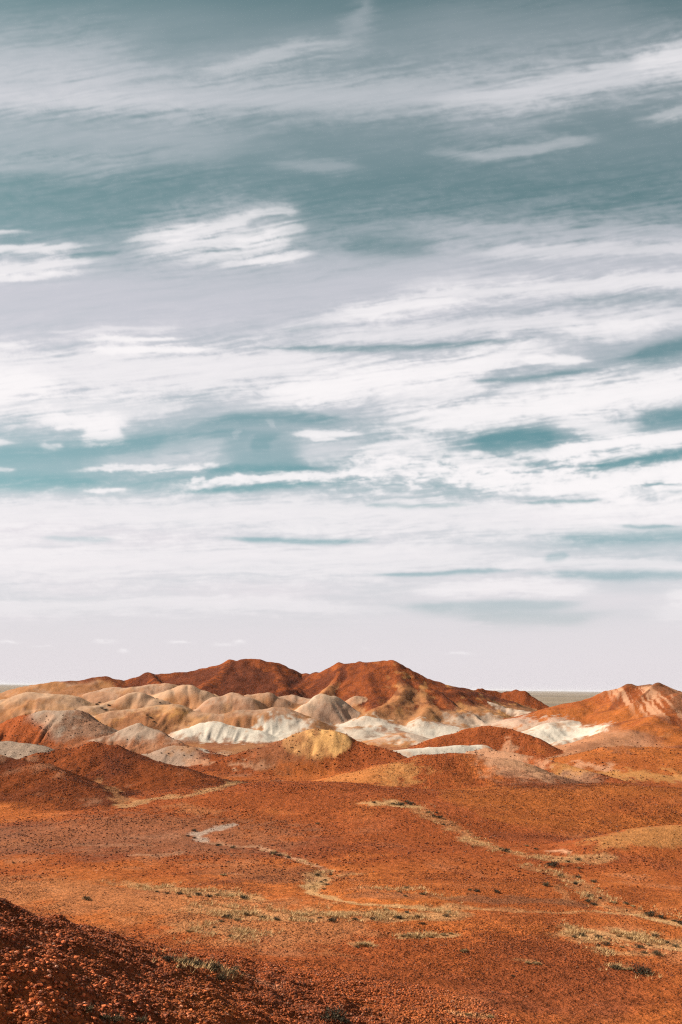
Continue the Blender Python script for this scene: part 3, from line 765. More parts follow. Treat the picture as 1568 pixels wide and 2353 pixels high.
for k in range(4): 
    for ax in range(3): vn[:, ax] += np.bincount(quads[:, k], fn[:, ax], len(co_all))
vn /= np.linalg.norm(vn, axis=1, keepdims=True)

def nodes_of(name):
    mt = bpy.data.materials.new(name); mt.use_nodes = True
    nt = mt.node_tree
    return mt, nt, nt.nodes, nt.links, nt.nodes['Principled BSDF']

def mathn(N, L, op, a, b=None, clamp=False):
    n = N.new('ShaderNodeMath'); n.operation = op; n.use_clamp = clamp
    for i, v in enumerate((a, b)):
        if v is None: continue
        if isinstance(v, (int, float)): n.inputs[i].default_value = v
        else: L.new(v, n.inputs[i])
    return n.outputs[0]

def land_material():
    mt, nt, N, L, bs = nodes_of('stony desert soil')
    bs.inputs['Roughness'].default_value = .93; bs.inputs['Specular IOR Level'].default_value = .02
    tc = N.new('ShaderNodeTexCoord')
    at_ = N.new('ShaderNodeAttribute'); at_.attribute_name = 'albedo'
    st = N.new('ShaderNodeAttribute'); st.attribute_name = 'stony'
    def nz(scale, detail, rough=.6):
        n = N.new('ShaderNodeTexNoise'); n.inputs['Scale'].default_value = scale; n.inputs['Detail'].default_value = detail
        n.inputs['Roughness'].default_value = rough; L.new(tc.outputs['Object'], n.inputs['Vector']); return n.outputs['Fac']
    f1, f2, f3 = nz(6.5, 3), nz(1.9, 4, .7), nz(.5, 4, .65)
    vo = N.new('ShaderNodeTexVoronoi'); vo.inputs['Scale'].default_value = 3.2; L.new(tc.outputs['Object'], vo.inputs['Vector'])
    # a colour factor about 1: pebbles darker and lighter than the soil they lie on
    s = mathn(N, L, 'ADD', mathn(N, L, 'MULTIPLY', mathn(N, L, 'SUBTRACT', f1, .5), 1.7), mathn(N, L, 'MULTIPLY', mathn(N, L, 'SUBTRACT', f2, .5), 2.0))
    s = mathn(N, L, 'ADD', s, mathn(N, L, 'MULTIPLY', mathn(N, L, 'SUBTRACT', f3, .5), .8))
    f4 = nz(.11, 3, .55)
    amt = mathn(N, L, 'ADD', mathn(N, L, 'MULTIPLY', st.outputs['Fac'], .80), .18)
    amt = mathn(N, L, 'MULTIPLY', amt, mathn(N, L, 'MAXIMUM', mathn(N, L, 'ADD', mathn(N, L, 'MULTIPLY', mathn(N, L, 'SUBTRACT', f4, .5), 3.2), 1.0), .35))
    fac = mathn(N, L, 'MAXIMUM', mathn(N, L, 'ADD', mathn(N, L, 'MULTIPLY', s, amt), 1.0), .30)
    vm = N.new('ShaderNodeVectorMath'); vm.operation = 'SCALE'; L.new(at_.outputs['Color'], vm.inputs[0]); L.new(fac, vm.inputs[3])
    L.new(vm.outputs[0], bs.inputs['Base Color'])
    h = mathn(N, L, 'ADD', mathn(N, L, 'MULTIPLY', f2, .55), mathn(N, L, 'MULTIPLY', f1, .22))
    h = mathn(N, L, 'ADD', h, mathn(N, L, 'MULTIPLY', f3, .7))
    bp = N.new('ShaderNodeBump'); bp.inputs['Distance'].default_value = 1.0
    L.new(mathn(N, L, 'ADD', mathn(N, L, 'MULTIPLY', st.outputs['Fac'], .55), .14), bp.inputs['Strength'])
    L.new(h, bp.inputs['Height']); L.new(bp.outputs[0], bs.inputs['Normal'])
    return mt
LAND = land_material()

def patch_object(name, faces):
    used, inv = np.unique(faces, return_inverse=True)
    f = inv.reshape(-1, 4)
    me = bpy.data.meshes.new(name)
    me.vertices.add(len(used)); me.vertices.foreach_set('co', co_all[used].astype(np.float32).ravel())
    me.loops.add(f.size); me.loops.foreach_set('vertex_index', f.astype(np.int32).ravel())
    me.polygons.add(len(f)); me.polygons.foreach_set('loop_start', np.arange(0, f.size, 4, dtype=np.int32))
    me.polygons.foreach_set('use_smooth', np.ones(len(f), bool))
    me.update(calc_edges=True)
    ca = me.attributes.new('albedo', 'FLOAT_COLOR', 'POINT')
    ca.data.foreach_set('color', np.concatenate([alb[used], np.ones((len(used), 1))], 1).astype(np.float32).ravel())
    sa = me.attributes.new('stony', 'FLOAT', 'POINT'); sa.data.foreach_set('value', stony[used].astype(np.float32))
    me.normals_split_custom_set_from_vertices(vn[used].astype(np.float32))
    me.materials.append(LAND)
    o = bpy.data.objects.new(name, me); COL.objects.link(o)
    return o

def tag(o, label=None, cat=None, group=None, kind=None):
    if label: o['label'] = label
    if cat: o['category'] = cat
    if group: o['group'] = group
    if kind: o['kind'] = kind
    return o

HILLS = {
 'ridge': 'long rust-topped ridge with two rounded summits along the skyline',
 'pediment': 'tan and brown slope at the foot of the pale domes, white along its lower edge',
 'knob': 'small dark rust twin-humped hill behind the pale scarp on the skyline',
 'scarp': 'pale grey and white banded scarp between the two-summit ridge and the streaked hill',
 'right': 'orange hill streaked with pale gullies below a flat dark crest at the right edge',
 'greymound': 'broad mound, rust on its left half and smooth grey on its right',
 'greycone': 'rough grey-brown cone just right of the half rust, half grey mound',
 'greycone2': 'low grey and rust mound between the dark stony mound and the valley floor',
 'rustmound': 'big dark rust stony mound with a long slope down to the right',
 'darkmound': 'blackish red mound at the left edge, in front of the grey cone',
 'leftlow': 'flat grey hump at the left edge below the half rust mound',
 'apron': 'red stony mound that carries the smooth ochre dome',
 'ochredome': 'smooth bright ochre dome capping the red stony mound',
 'centrerust': 'low rust hill in front of the white pans, right of the ochre dome',
 'whitelow': 'low white clay bank right of the ochre dome',
 'pebble': 'pebbly orange rise in front of the white clay bank',
 'palerise': 'rust spine with a pinkish bare slope on its near side',
 'rightlow': 'low smooth orange hill below the streaked hill at the right edge',
 'spur': 'dark stony slope of the lookout hill in the bottom left corner',
}
FOOT = ['leftmost pale tan dome below the left end of the ridge', 'pale bare shoulder behind the tan domes on the left of the ridge',
 'sharp-topped tan dome with a grey apex and scrub in the gully at its left', 'wide pale dome with a bleached top below the left shoulder of the ridge',
 'rounded dome with a grey right flank below the left summit', 'small sandy dome between the grey-flanked dome and the dark slope',
 'low pinkish dome at the foot of the saddle between the two summits', 'pointed whitish cone at the mouth of the gully under the right summit',
 'long low ochre-brown hill in front of the tan domes', 'tan dome with a white foot in front of the pointed whitish cone',
 'brilliant white knob of bare clay at the left end of the white foot', 'small sandy cone below the dark gully of the right summit',
 'white mound capped with brown below the spur of the right summit', 'white mound farther right, below the last spur of the right summit',
 'low white and tan mound right behind the ochre dome', 'white clay mound with faint greenish beds left of the streaked hill']
for i, t_ in enumerate(FOOT): HILLS['foothill%02d' % i] = t_
gid = GI.ravel(); gb = GB.ravel()
fid = gid[quads]; fb = gb[quads].mean(1)
key_idx = {k: i for i, k in enumerate(HILLS)}
k2 = np.array([key_idx.get(k, -1) for k in KEYS] + [-1])
small = np.array([.35 if h[5 - 1][:, 2].max() < 3.2 else .8 for h in H] + [9])
vk = np.where(gb > small[gid], k2[gid], -1)
fk = vk[quads]
fsel = np.where((fk == fk[:, :1]).all(1), fk[:, 0], np.sort(fk, 1)[:, 1])
order = np.argsort(fsel, kind='stable'); qs = quads[order]; fs = fsel[order]
go = patch_object('ground', qs[fs == -1])
tag(go, 'orange and rust stony desert floor running out to the grey plain', 'ground', kind='structure')
for k, i in key_idx.items():
    q = qs[fs == i]
    if len(q) < 30: continue
    o = patch_object('hill', q)
    tag(o, HILLS[k], 'hill', 'pale bare foothills below the ridge' if k.startswith('foothill') else None, 'structure')
#PART3

# ------------------------------------------------------------------ stones
def stone_mesh(name, seed):
    r = np.random.RandomState(seed)
    t = (1 + 5 ** .5) / 2
    v = np.array([(-1,t,0),(1,t,0),(-1,-t,0),(1,-t,0),(0,-1,t),(0,1,t),(0,-1,-t),(0,1,-t),(t,0,-1),(t,0,1),(-t,0,-1),(-t,0,1)], float)
    v /= np.linalg.norm(v, axis=1)[:, None]
    f = [(0,11,5),(0,5,1),(0,1,7),(0,7,10),(0,10,11),(1,5,9),(5,11,4),(11,10,2),(10,7,6),(7,1,8),(3,9,4),(3,4,2),(3,2,6),(3,6,8),(3,8,9),(4,9,5),(2,4,11),(6,2,10),(8,6,7),(9,8,1)]
    v *= (1 + r.uniform(-.32, .30, (12, 1)))
    v *= np.array([1.0, .72 + .2 * r.rand(), .50 + .25 * r.rand()]) * .5
    v[:, 2] += .14
    me = bpy.data.meshes.new(name); me.from_pydata(v.tolist(), [], f); me.update()
    return me

def stone_material():
    mt, nt, N, L, bs = nodes_of('rust coloured gibber stone')
    bs.inputs['Roughness'].default_value = .8; bs.inputs['Specular IOR Level'].default_value = .08
    a1 = N.new('ShaderNodeAttribute'); a1.attribute_type = 'INSTANCER'; a1.attribute_name = 'tone'
    a2 = N.new('ShaderNodeAttribute'); a2.attribute_type = 'OBJECT'; a2.attribute_name = 'tone'
    ad = N.new('ShaderNodeVectorMath'); ad.operation = 'ADD'; L.new(a1.outputs['Color'], ad.inputs[0]); L.new(a2.outputs['Color'], ad.inputs[1])
    tc = N.new('ShaderNodeTexCoord')
    n = N.new('ShaderNodeTexNoise'); n.inputs['Scale'].default_value = 4; n.inputs['Detail'].default_value = 3; L.new(tc.outputs['Object'], n.inputs['Vector'])
    vm = N.new('ShaderNodeVectorMath'); vm.operation = 'SCALE'; L.new(ad.outputs[0], vm.inputs[0])
    L.new(mathn(N, L, 'ADD', n.outputs['Fac'], .5), vm.inputs[3])
    L.new(vm.outputs[0], bs.inputs['Base Color'])
    return mt
STONE = stone_material()
stone_meshes = [stone_mesh('stone', 40 + i) for i in range(6)]
for me in stone_meshes: me.materials.append(STONE)

def tone_of(alb_, r):
    k = r.uniform(.45, 1.25, (len(alb_), 1))
    t = alb_ * k
    dk = r.rand(len(alb_)) < .22
    t[dk] = t[dk] * .4 + np.array([.035, .014, .010])
    lt = r.rand(len(alb_)) < .04
    t[lt] = t[lt] * .7 + np.array([.10, .06, .04])
    return np.clip(t, .008, .8)

def scatter(n, r0, r1, half, smin, smax, seed, pw=2.2, only=None):
    r = np.random.RandomState(seed)
    R = np.sqrt(r.uniform(r0 * r0, r1 * r1, n)); A = np.radians(r.uniform(-half, half, n))
    X, Y = R * np.sin(A), R * np.cos(A)
    Z, I, Rl, B = terrain(X, Y, True)
    al, st = paint(X, Y, Z, I, Rl, B)
    clump = .45 + .9 * fbm(X / 2.4, Y / 2.4, 3, 301) + 1.1 * fbm(X / 9, Y / 9, 3, 305) + .5 * fbm(X / 30, Y / 30, 2, 309)
    if only: clump = clump * 0 + 1
    keep = r.rand(n) < np.clip(st * np.clip(clump, .06, 1.2), 0, 1)
    if only: keep &= np.isin(np.array(KEYS + ['none'])[I], (only, 'lookout')) & (B > .4)
    X, Y, Z, al = X[keep], Y[keep], Z[keep], al[keep]
    k = len(X)
    S = smin + (smax - smin) * r.rand(k) ** pw
    rot = np.stack([r.uniform(-.5, .5, k), r.uniform(-.5, .5, k), r.uniform(0, 6.283, k)], 1)
    return np.stack([X, Y, Z], 1), S, rot, tone_of(al, r)

sets = [scatter(80000, 15, 36, 25, .025, .11, 501, 1.9), scatter(200000, 33, 72, 24, .03, .11, 502, 2.4),
        scatter(170000, 68, 150, 23, .06, .22, 503, 2.6), scatter(40000, 140, 215, 22, .12, .40, 504, 2.6)]
sp_ = scatter(270000, 10, 42, 27, .026, .125, 505, 2.6, 'spur')
sets.append((sp_[0], sp_[1], sp_[2], np.clip(sp_[3] * 1.45, 0, .6)))
SP, SS, SR, ST = [np.concatenate([s[i] for s in sets]) for i in range(4)]

# the three hundred or so that show largest are stones of their own, the rest one scatter
proj = SS / np.linalg.norm(SP - CAM, axis=1)
dv = SP - CAM; zf_ = dv @ fwd; sx_ = CX + F * (dv @ RT) / zf_; sy_ = CY - F * (dv @ UP) / zf_
seen = (sx_ > 8) & (sx_ < 1560) & (sy_ < 2345)
# not hidden behind a rise: the sight line stays above the land
cand = np.argsort(-np.where(seen, proj, 0))[:460]
ts = np.linspace(.35, .985, 40)
Lp = CAM + (SP[cand] + np.array([0, 0, .05]) - CAM)[:, None, :] * ts[None, :, None]
clear = (Lp[..., 2] > terrain(Lp[..., 0], Lp[..., 1]) - .01).all(1)
single = cand[clear][:290]
for j, i in enumerate(single):
    me = stone_meshes[j % 6]
    o = bpy.data.objects.new('stone', me); COL.objects.link(o)
    o.location = SP[i]; o.rotation_euler = SR[i]; o.scale = (SS[i] * 1.1,) * 3
    o['tone'] = [float(v) for v in ST[i]]
    lum = float(ST[i].sum()); hue = 'pale' if lum > .42 else 'orange' if lum > .20 else 'dark red'
    size_ = 'large ' if SS[i] > .118 else ''
    where = ('high on the dark slope near its crest' if sy_[i] < 2190 else 'low on the dark slope at the bottom left corner' if sx_[i] < 260 and sy_[i] > 2250 else
             'on the middle of the dark near slope' if sx_[i] < 430 else 'at the right foot of the dark near slope' if sx_[i] < 800 else 'on the open orange rise in front')
    tag(o, size_ + hue + ' angular stone ' + where, 'stone', 'loose stones: ' + size_ + hue + ', ' + where)
protos = [bpy.data.objects[o.name] for o in COL.objects if o.name.startswith('stone')][:6]

rest = np.ones(len(SP), bool); rest[single] = False
def gravel(name, sel, proto):
    me = bpy.data.meshes.new(name); k = int(sel.sum())
    me.vertices.add(k); me.vertices.foreach_set('co', SP[sel].astype(np.float32).ravel())
    for nm_, ty, fld_, arr in (('size', 'FLOAT', 'value', SS[sel]), ('turn', 'FLOAT_VECTOR', 'vector', SR[sel])):
        at_ = me.attributes.new(nm_, ty, 'POINT'); at_.data.foreach_set(fld_, arr.astype(np.float32).ravel())
    at_ = me.attributes.new('tone', 'FLOAT_COLOR', 'POINT')
    at_.data.foreach_set('color', np.concatenate([ST[sel], np.ones((k, 1))], 1).astype(np.float32).ravel())
    o = bpy.data.objects.new(name, me); COL.objects.link(o)
    ng = bpy.data.node_groups.new('gravel scatter', 'GeometryNodeTree')
    ng.interface.new_socket('Geometry', in_out='INPUT', socket_type='NodeSocketGeometry')
    ng.interface.new_socket('Geometry', in_out='OUTPUT', socket_type='NodeSocketGeometry')
    N, L = ng.nodes, ng.links
    gi, go_ = N.new('NodeGroupInput'), N.new('NodeGroupOutput')
    oi = N.new('GeometryNodeObjectInfo'); oi.inputs['Object'].default_value = proto; oi.inputs['As Instance'].default_value = False
    oi.transform_space = 'ORIGINAL'
    ip = N.new('GeometryNodeInstanceOnPoints')
    s_ = N.new('GeometryNodeInputNamedAttribute'); s_.data_type = 'FLOAT'; s_.inputs[0].default_value = 'size'
    t_ = N.new('GeometryNodeInputNamedAttribute'); t_.data_type = 'FLOAT_VECTOR'; t_.inputs[0].default_value = 'turn'
    e2r = N.new('FunctionNodeEulerToRotation')
    L.new(gi.outputs[0], ip.inputs['Points']); L.new(oi.outputs['Geometry'], ip.inputs['Instance'])
    L.new(t_.outputs[0], e2r.inputs[0]); L.new(e2r.outputs[0], ip.inputs['Rotation'])
    L.new(s_.outputs[0], ip.inputs['Scale']); L.new(ip.outputs[0], go_.inputs[0])
    md = o.modifiers.new('scatter', 'NODES'); md.node_group = ng
    return tag(o, 'rust coloured gravel strewn over the desert floor and mounds', 'gravel', 'gibber gravel on the desert floor', 'stuff')
pick = nrs.randint(0, 6, len(SP))
for i in range(6):
    gravel('gravel', rest & (pick == i), protos[i])

# ------------------------------------------------------------------ shrubs
def leaf_material(name, c0, c1):
    mt, nt, N, L, bs = nodes_of(name)
    bs.inputs['Roughness'].default_value = .8; bs.inputs['Specular IOR Level'].default_value = .1
    tc = N.new('ShaderNodeTexCoord'); n = N.new('ShaderNodeTexNoise'); n.inputs['Scale'].default_value = 9; n.inputs['Detail'].default_value = 2
    L.new(tc.outputs['Object'], n.inputs['Vector'])
    r = N.new('ShaderNodeValToRGB'); r.color_ramp.elements[0].position = .35; r.color_ramp.elements[1].position = .68
    r.color_ramp.elements[0].color = (*c0, 1); r.color_ramp.elements[1].color = (*c1, 1)
    L.new(n.outputs['Fac'], r.inputs[0]); L.new(r.outputs[0], bs.inputs['Base Color'])
    return mt
M_DARK = leaf_material('dark saltbush leaf', (.024, .020, .012), (.080, .062, .036))
M_OLIVE = leaf_material('olive shrub leaf', (.062, .047, .024), (.165, .115, .058))
M_PALE = leaf_material('dry straw leaf', (.20, .130, .060), (.42, .27, .13))
M_STEM = leaf_material('woody stem', (.050, .034, .022), (.110, .075, .050))
M_GRASS = leaf_material('dry grass blade', (.33, .195, .085), (.57, .355, .165))

def foliage_mesh(name, seed, n, h, ln, mat, tall=.25):
    r = np.random.RandomState(seed); V = []; Fc = []
    lobes = [(r.uniform(-.28, .28), r.uniform(-.28, .28), r.uniform(.10, .34) * h / .6, r.uniform(.16, .30)) for _ in range(8)]
    for _ in range(n):
        cx, cy, cz, cr = lobes[r.randint(len(lobes))]
        d = r.normal(size=3); d /= np.linalg.norm(d); d[2] = abs(d[2]) * .9 + .05 * r.normal()
        p = np.array([cx, cy, cz * .6]) + d * cr * r.uniform(.55, 1.08) * np.array([1, 1, h / .62])
        p[2] = max(p[2], .01)
        ax = d * .8 + np.array([0, 0, tall]) + r.normal(size=3) * .45; ax /= np.linalg.norm(ax)
        sd = np.cross(ax, r.normal(size=3)); sd /= np.linalg.norm(sd)
        l_ = ln * r.uniform(.6, 1.5); w_ = l_ * r.uniform(.18, .32)
        k = len(V)
        V += [p - sd * w_ * .35, p + sd * w_ * .35, p + ax * l_ * .6 + sd * w_ * .6, p + ax * l_, p + ax * l_ * .55 - sd * w_ * .6]
        Fc.append((k, k + 1, k + 2, k + 3, k + 4))
    me = bpy.data.meshes.new(name); me.from_pydata([tuple(v) for v in V], [], Fc); me.materials.append(mat); me.update()
    return me

def stem_mesh(name, seed, n, h):
    r = np.random.RandomState(seed); V = []; Fc = []
    for i in range(n):
        a = r.uniform(0, 6.283); o_ = np.array([math.cos(a), math.sin(a), 0])
        p0 = o_ * .03 + np.array([0, 0, -.06]); p1 = o_ * r.uniform(.12, .26) + np.array([0, 0, h * r.uniform(.3, .5)])
        p2 = o_ * r.uniform(.26, .48) + np.array([r.uniform(-.1, .1), r.uniform(-.1, .1), h * r.uniform(.6, 1.08)])
        k = len(V)
        for p, w in ((p0, .018), (p1, .012), (p2, .004)):
            for j in range(3):
                b_ = a + j * 2.094
                V.append(p + w * np.array([math.cos(b_), math.sin(b_), .2 * math.sin(b_)]))
        for s in range(2):
            for j in range(3):
                q = (j + 1) % 3
                Fc.append((k + s * 3 + j, k + s * 3 + q, k + s * 3 + 3 + q, k + s * 3 + 3 + j))
    me = bpy.data.meshes.new(name); me.from_pydata([tuple(v) for v in V], [], Fc); me.materials.append(M_STEM); me.update()
    return me

KIND = {'d': [(foliage_mesh('foliage', 600 + i, 520, .56, .085, M_DARK), stem_mesh('stems', 620 + i, 16, .55)) for i in range(3)],
        'o': [(foliage_mesh('foliage', 640 + i, 430, .50, .095, M_OLIVE), stem_mesh('stems', 660 + i, 18, .56)) for i in range(3)],
        'p': [(foliage_mesh('foliage', 680 + i, 420, .42, .13, M_PALE, .9), stem_mesh('stems', 700 + i, 12, .42)) for i in range(2)]}

# photo position of the foot, width in px of that view, kind, place
SHRUBS = [
 (921,1851,17,'d','a'),(944,1850,19,'d','a'),(934,1844,14,'o','a'),(860,1845,9,'d','a'),(905,1849,10,'d','a'),
 (996,1877,14,'d','b'),(1011,1880,17,'d','b'),(985,1868,10,'o','b'),(1005,1869,9,'d','b'),(1020,1896,10,'o','b'),(730,1894,11,'o','b2'),
 (1163,1957,20,'d','c'),(1152,1953,12,'o','c'),(1233,1952,10,'d','c'),(1210,1945,9,'p','c'),(1271,1991,28,'d','c1'),(1306,1981,12,'d','c'),(1328,1976,14,'d','c'),
 (1290,2014,13,'d','c'),(1328,2017,16,'d','c'),(1321,2032,13,'d','c'),(1366,2028,15,'d','c'),(1256,2036,19,'o','c2'),(1354,2061,18,'d','c'),(1352,2073,16,'d','c'),(1364,2080,17,'d','c'),(1381,2066,11,'d','c'),
 (1412,2076,12,'p','c'),(1440,2078,12,'o','c'),(1455,2084,10,'p','c'),(1496,2106,26,'d','c3'),(1519,2110,20,'d','c4'),(1563,2124,20,'d','c5'),(1330,1996,9,'p','c'),(1376,2042,9,'o','c'),
 (934,2041,14,'o','d'),(931,2060,11,'o','d'),(971,2056,12,'o','d'),(1094,2049,15,'d','d'),(1141,2051,14,'d','d'),(1080,2046,9,'o','d'),(918,2050,9,'p','d'),
 (816,2115,15,'o','e'),(857,2114,17,'d','e'),(919,2112,18,'d','e'),(959,2109,15,'o','e'),(971,2124,14,'d','e'),(1004,2094,14,'o','e'),(934,2098,13,'o','e'),(1031,2097,10,'o','e'),(888,2092,12,'p','e'),(1026,2106,15,'d','e'),(870,2104,10,'p','e'),
 (1549,2117,12,'o','e2'),
 (765,2118,22,'d','f'),(637,2115,19,'d','f1'),(607,2110,14,'o','f'),(565,2104,16,'o','f'),(522,2110,24,'d','f2'),(545,2116,14,'p','f'),(715,2118,14,'o','f'),(700,2103,12,'p','f'),(670,2112,12,'o','f'),(735,2110,10,'d','f'),(585,2100,11,'p','f'),(507,2118,11,'o','f'),
 (560,2066,22,'d','g1'),(482,2062,16,'d','g'),(455,2058,17,'d','g'),(412,2056,16,'o','g'),(385,2054,13,'o','g'),(500,2058,10,'p','g'),(435,2062,11,'p','g'),(530,2060,11,'p','g'),(360,2050,10,'o','g'),
 (530,2152,12,'o','h'),(435,2142,11,'p','h'),(492,2132,10,'o','h'),(570,2145,9,'p','h'),(200,2068,22,'o','h2'),
 (385,2210,30,'d','i1'),(415,2216,30,'o','i2'),(442,2220,36,'d','i3'),(470,2222,28,'o','i'),(492,2228,34,'d','i4'),(530,2238,26,'o','i5'),(512,2254,36,'o','i6'),(455,2216,20,'o','i'),(540,2228,20,'o','i'),
 (205,2322,30,'o','j1'),(265,2348,36,'o','j2'),(240,2344,26,'o','j3'),(325,2350,30,'o','j4'),(768,2342,50,'d','k'),(792,2350,30,'d','k2'),
 (1374,2156,20,'d','l'),(1394,2172,17,'d','l'),(1376,2174,13,'d','l'),(1336,2150,18,'o','l'),(1469,2178,18,'d','l'),(1509,2194,20,'o','l'),(1504,2152,15,'d','l'),(1448,2158,14,'o','l'),(1534,2168,14,'d','l'),(1420,2152,10,'p','l'),(1490,2172,11,'p','l'),(1552,2176,14,'o','l'),(1318,2154,13,'o','l'),(1432,2178,10,'p','l'),(1400,2160,11,'o','l'),(1460,2150,10,'d','l'),(1480,2190,12,'o','l'),(1520,2160,10,'p','l'),
 (1415,2226,24,'o','m1'),(1476,2238,36,'d','m2'),(1448,2230,14,'p','m'),(1434,2228,11,'p','m'),
 (1232,2216,16,'p','n1'),(1214,2214,12,'p','n'),(1066,2188,16,'p','n2'),(834,2174,17,'p','n3'),(822,2178,12,'o','n3b'),(845,2172,10,'p','n3c'),(1179,2244,10,'d','n4'),
 (940,2152,15,'o','o'),(960,2155,13,'p','o'),(990,2154,12,'p','o'),(1020,2150,12,'p','o'),(1035,2146,10,'p','o'),(925,2152,11,'p','o'),(1128,2340,16,'p','o2'),(1075,2334,13,'p','o2'),
 (630,1963,15,'d','w'),(642,1967,13,'d','w'),(662,1972,12,'d','w'),(502,1944,14,'d','w'),(535,1949,12,'o','w'),(448,1910,13,'d','w'),(447,1926,9,'d','w'),(432,1922,8,'d','w'),(514,2012,14,'p','w2'),
 (732,2013,16,'o','w'),(752,2034,11,'d','w'),(748,2024,10,'d','w'),(738,2028,10,'o','w'),(760,2010,10,'o','w'),(722,2040,9,'p','w'),(744,2044,9,'p','w'),
 (32,1984,7,'d','x'),
 (222,1620,9,'d','z'),(234,1628,8,'d','z'),(243,1632,8,'d','z'),(250,1622,8,'d','z'),(229,1615,7,'d','z'),(338,1644,7,'d','z2'),(346,1650,7,'d','z2'),(354,1659,6,'d','z2'),(361,1607,6,'d','z'),(368,1615,6,'d','z'),
]
SLAB = {
 'a': 'small dark shrub in the tuft cluster below the middle of the pebbly rise',
 'b': 'small scrubby bush scattered between the pebbly rise and the right-hand wash',
 'b2': 'lone olive shrub on the open rust floor above the winding pale track',
 'c': 'small shrub along the straw-lined wash that comes down on the right',
 'c1': 'largest dark round shrub beside the upper part of the right-hand wash',
 'c2': 'dim olive shrub on bare ground left of the right-hand wash, above the curved rut',
 'c3': 'big dark shrub where the right-hand wash meets the pale track near the edge',
 'c4': 'dark shrub just right of the big one where wash and pale track meet',
 'c5': 'dark shrub cut by the right edge at the end of the pale track',
 'd': 'small olive shrub on the dark stony strip above the long pale track',
 'e': 'low shrub in the straw grass below the middle of the long pale track',
 'e2': 'small olive shrub at the right edge just above the pale track',
 'f': 'low shrub in the straw grass band left of centre below the winding track',
 'f1': 'dark rounded shrub in the middle of the straw grass band left of centre',
 'f2': 'biggest dark shrub at the left end of the straw grass band left of centre',
 'g': 'small bush in the upper straw grass strip at the left',
 'g1': 'dark shrub at the right end of the upper straw grass strip',
 'h': 'tiny dry bush on the pinkish stony ground below the grass bands',
 'h2': 'low flat grey-olive shrub on the pinkish stony ground at far left',
 'i': 'dry olive bush filling gaps in the line of shrubs above the dark near slope',
 'i1': 'dark bush at the left end of the line of shrubs above the dark near slope',
 'i2': 'olive bush second from the left in the line of shrubs above the near slope',
 'i3': 'wide dark bush in the middle of the line of shrubs above the near slope',
 'i4': 'dark bush right of the middle in the line of shrubs above the near slope',
 'i5': 'olive bush at the upper right end of the line of shrubs above the near slope',
 'i6': 'sprawling olive bush lowest in the line of shrubs above the near slope',
 'j1': 'dim olive bush farthest up the dark stony slope in the bottom left',
 'j2': 'grey-green bush at the bottom edge on the dark stony slope',
 'j3': 'smaller bush pressed against the left of the grey-green bottom edge bush',
 'j4': 'olive bush at the bottom edge right of the grey-green one on the dark slope',
 'k': 'big dark bush at the bottom edge left of the orange rise',
 'k2': 'smaller dark bush at the bottom edge just right of the big one',
 'l': 'small shrub in the straw patch on the orange rise near the right edge',
 'm1': 'olive shrub with dry straw around it, left of the biggest bush on the right',
 'm2': 'biggest dark bush on the right, alone below the straw patch',
 'm': 'dry straw tuft between the olive shrub and the biggest bush on the right',
 'n': 'smaller pale tuft at the left of the lone pale one on the orange rise',
 'n1': 'lone pale dry tuft on the bare orange rise in front',
 'n2': 'faint pale tuft on the orange rise below the long straw streak',
 'n3': 'pale dry tuft on the orange ground left of the long straw streak',
 'n3b': 'small olive bush at the left of the pale tuft beside the straw streak',
 'n3c': 'small pale tuft at the right of the pale tuft beside the straw streak',
 'n4': 'single small dark bush on the rust coloured middle of the near rise',
 'o': 'dry tuft in the long straw streak on the orange rise',
 'o2': 'dry tuft at the bottom edge right of centre',
 'w': 'small shrub growing along the winding pale track',
 'w2': 'small pale tuft on the bare rust floor left of the winding track',
 'x': 'tiny lone dark shrub on the brown floor at the left edge',
 'z': 'tiny dark scrub in the gullies between the pale tan domes',
 'z2': 'tiny dark scrub on the flank of the long ochre-brown hill',
}
FOOTP = on_ground([(s_[0], s_[1]) for s_ in SHRUBS])
SH = []
for i, ((px, py, w_, kd, place), P) in enumerate(zip(SHRUBS, FOOTP)):
    width = w_ * np.linalg.norm(P - CAM) / F * 1.15
    fm, sm = KIND[kd][i % len(KIND[kd])]
    e = bpy.data.objects.new('shrub', None); COL.objects.link(e); e.empty_display_size = .2
    e.location = (P[0], P[1], P[2] - .02 * width); e.rotation_euler = (0, 0, rnd.uniform(0, 6.28))
    hk = rnd.uniform(.75, 1.0)
    e.scale = (width * rnd.uniform(.95, 1.15), width * rnd.uniform(.8, 1.0), width * hk)
    for nm_, me in (('foliage', fm), ('stems', sm)):
        o = bpy.data.objects.new(nm_, me); COL.objects.link(o); o.parent = e
    SH.append((e, place, kd, px, w_))
byplace = {}
for r_ in SH: byplace.setdefault(r_[1], []).append(r_)
final = []
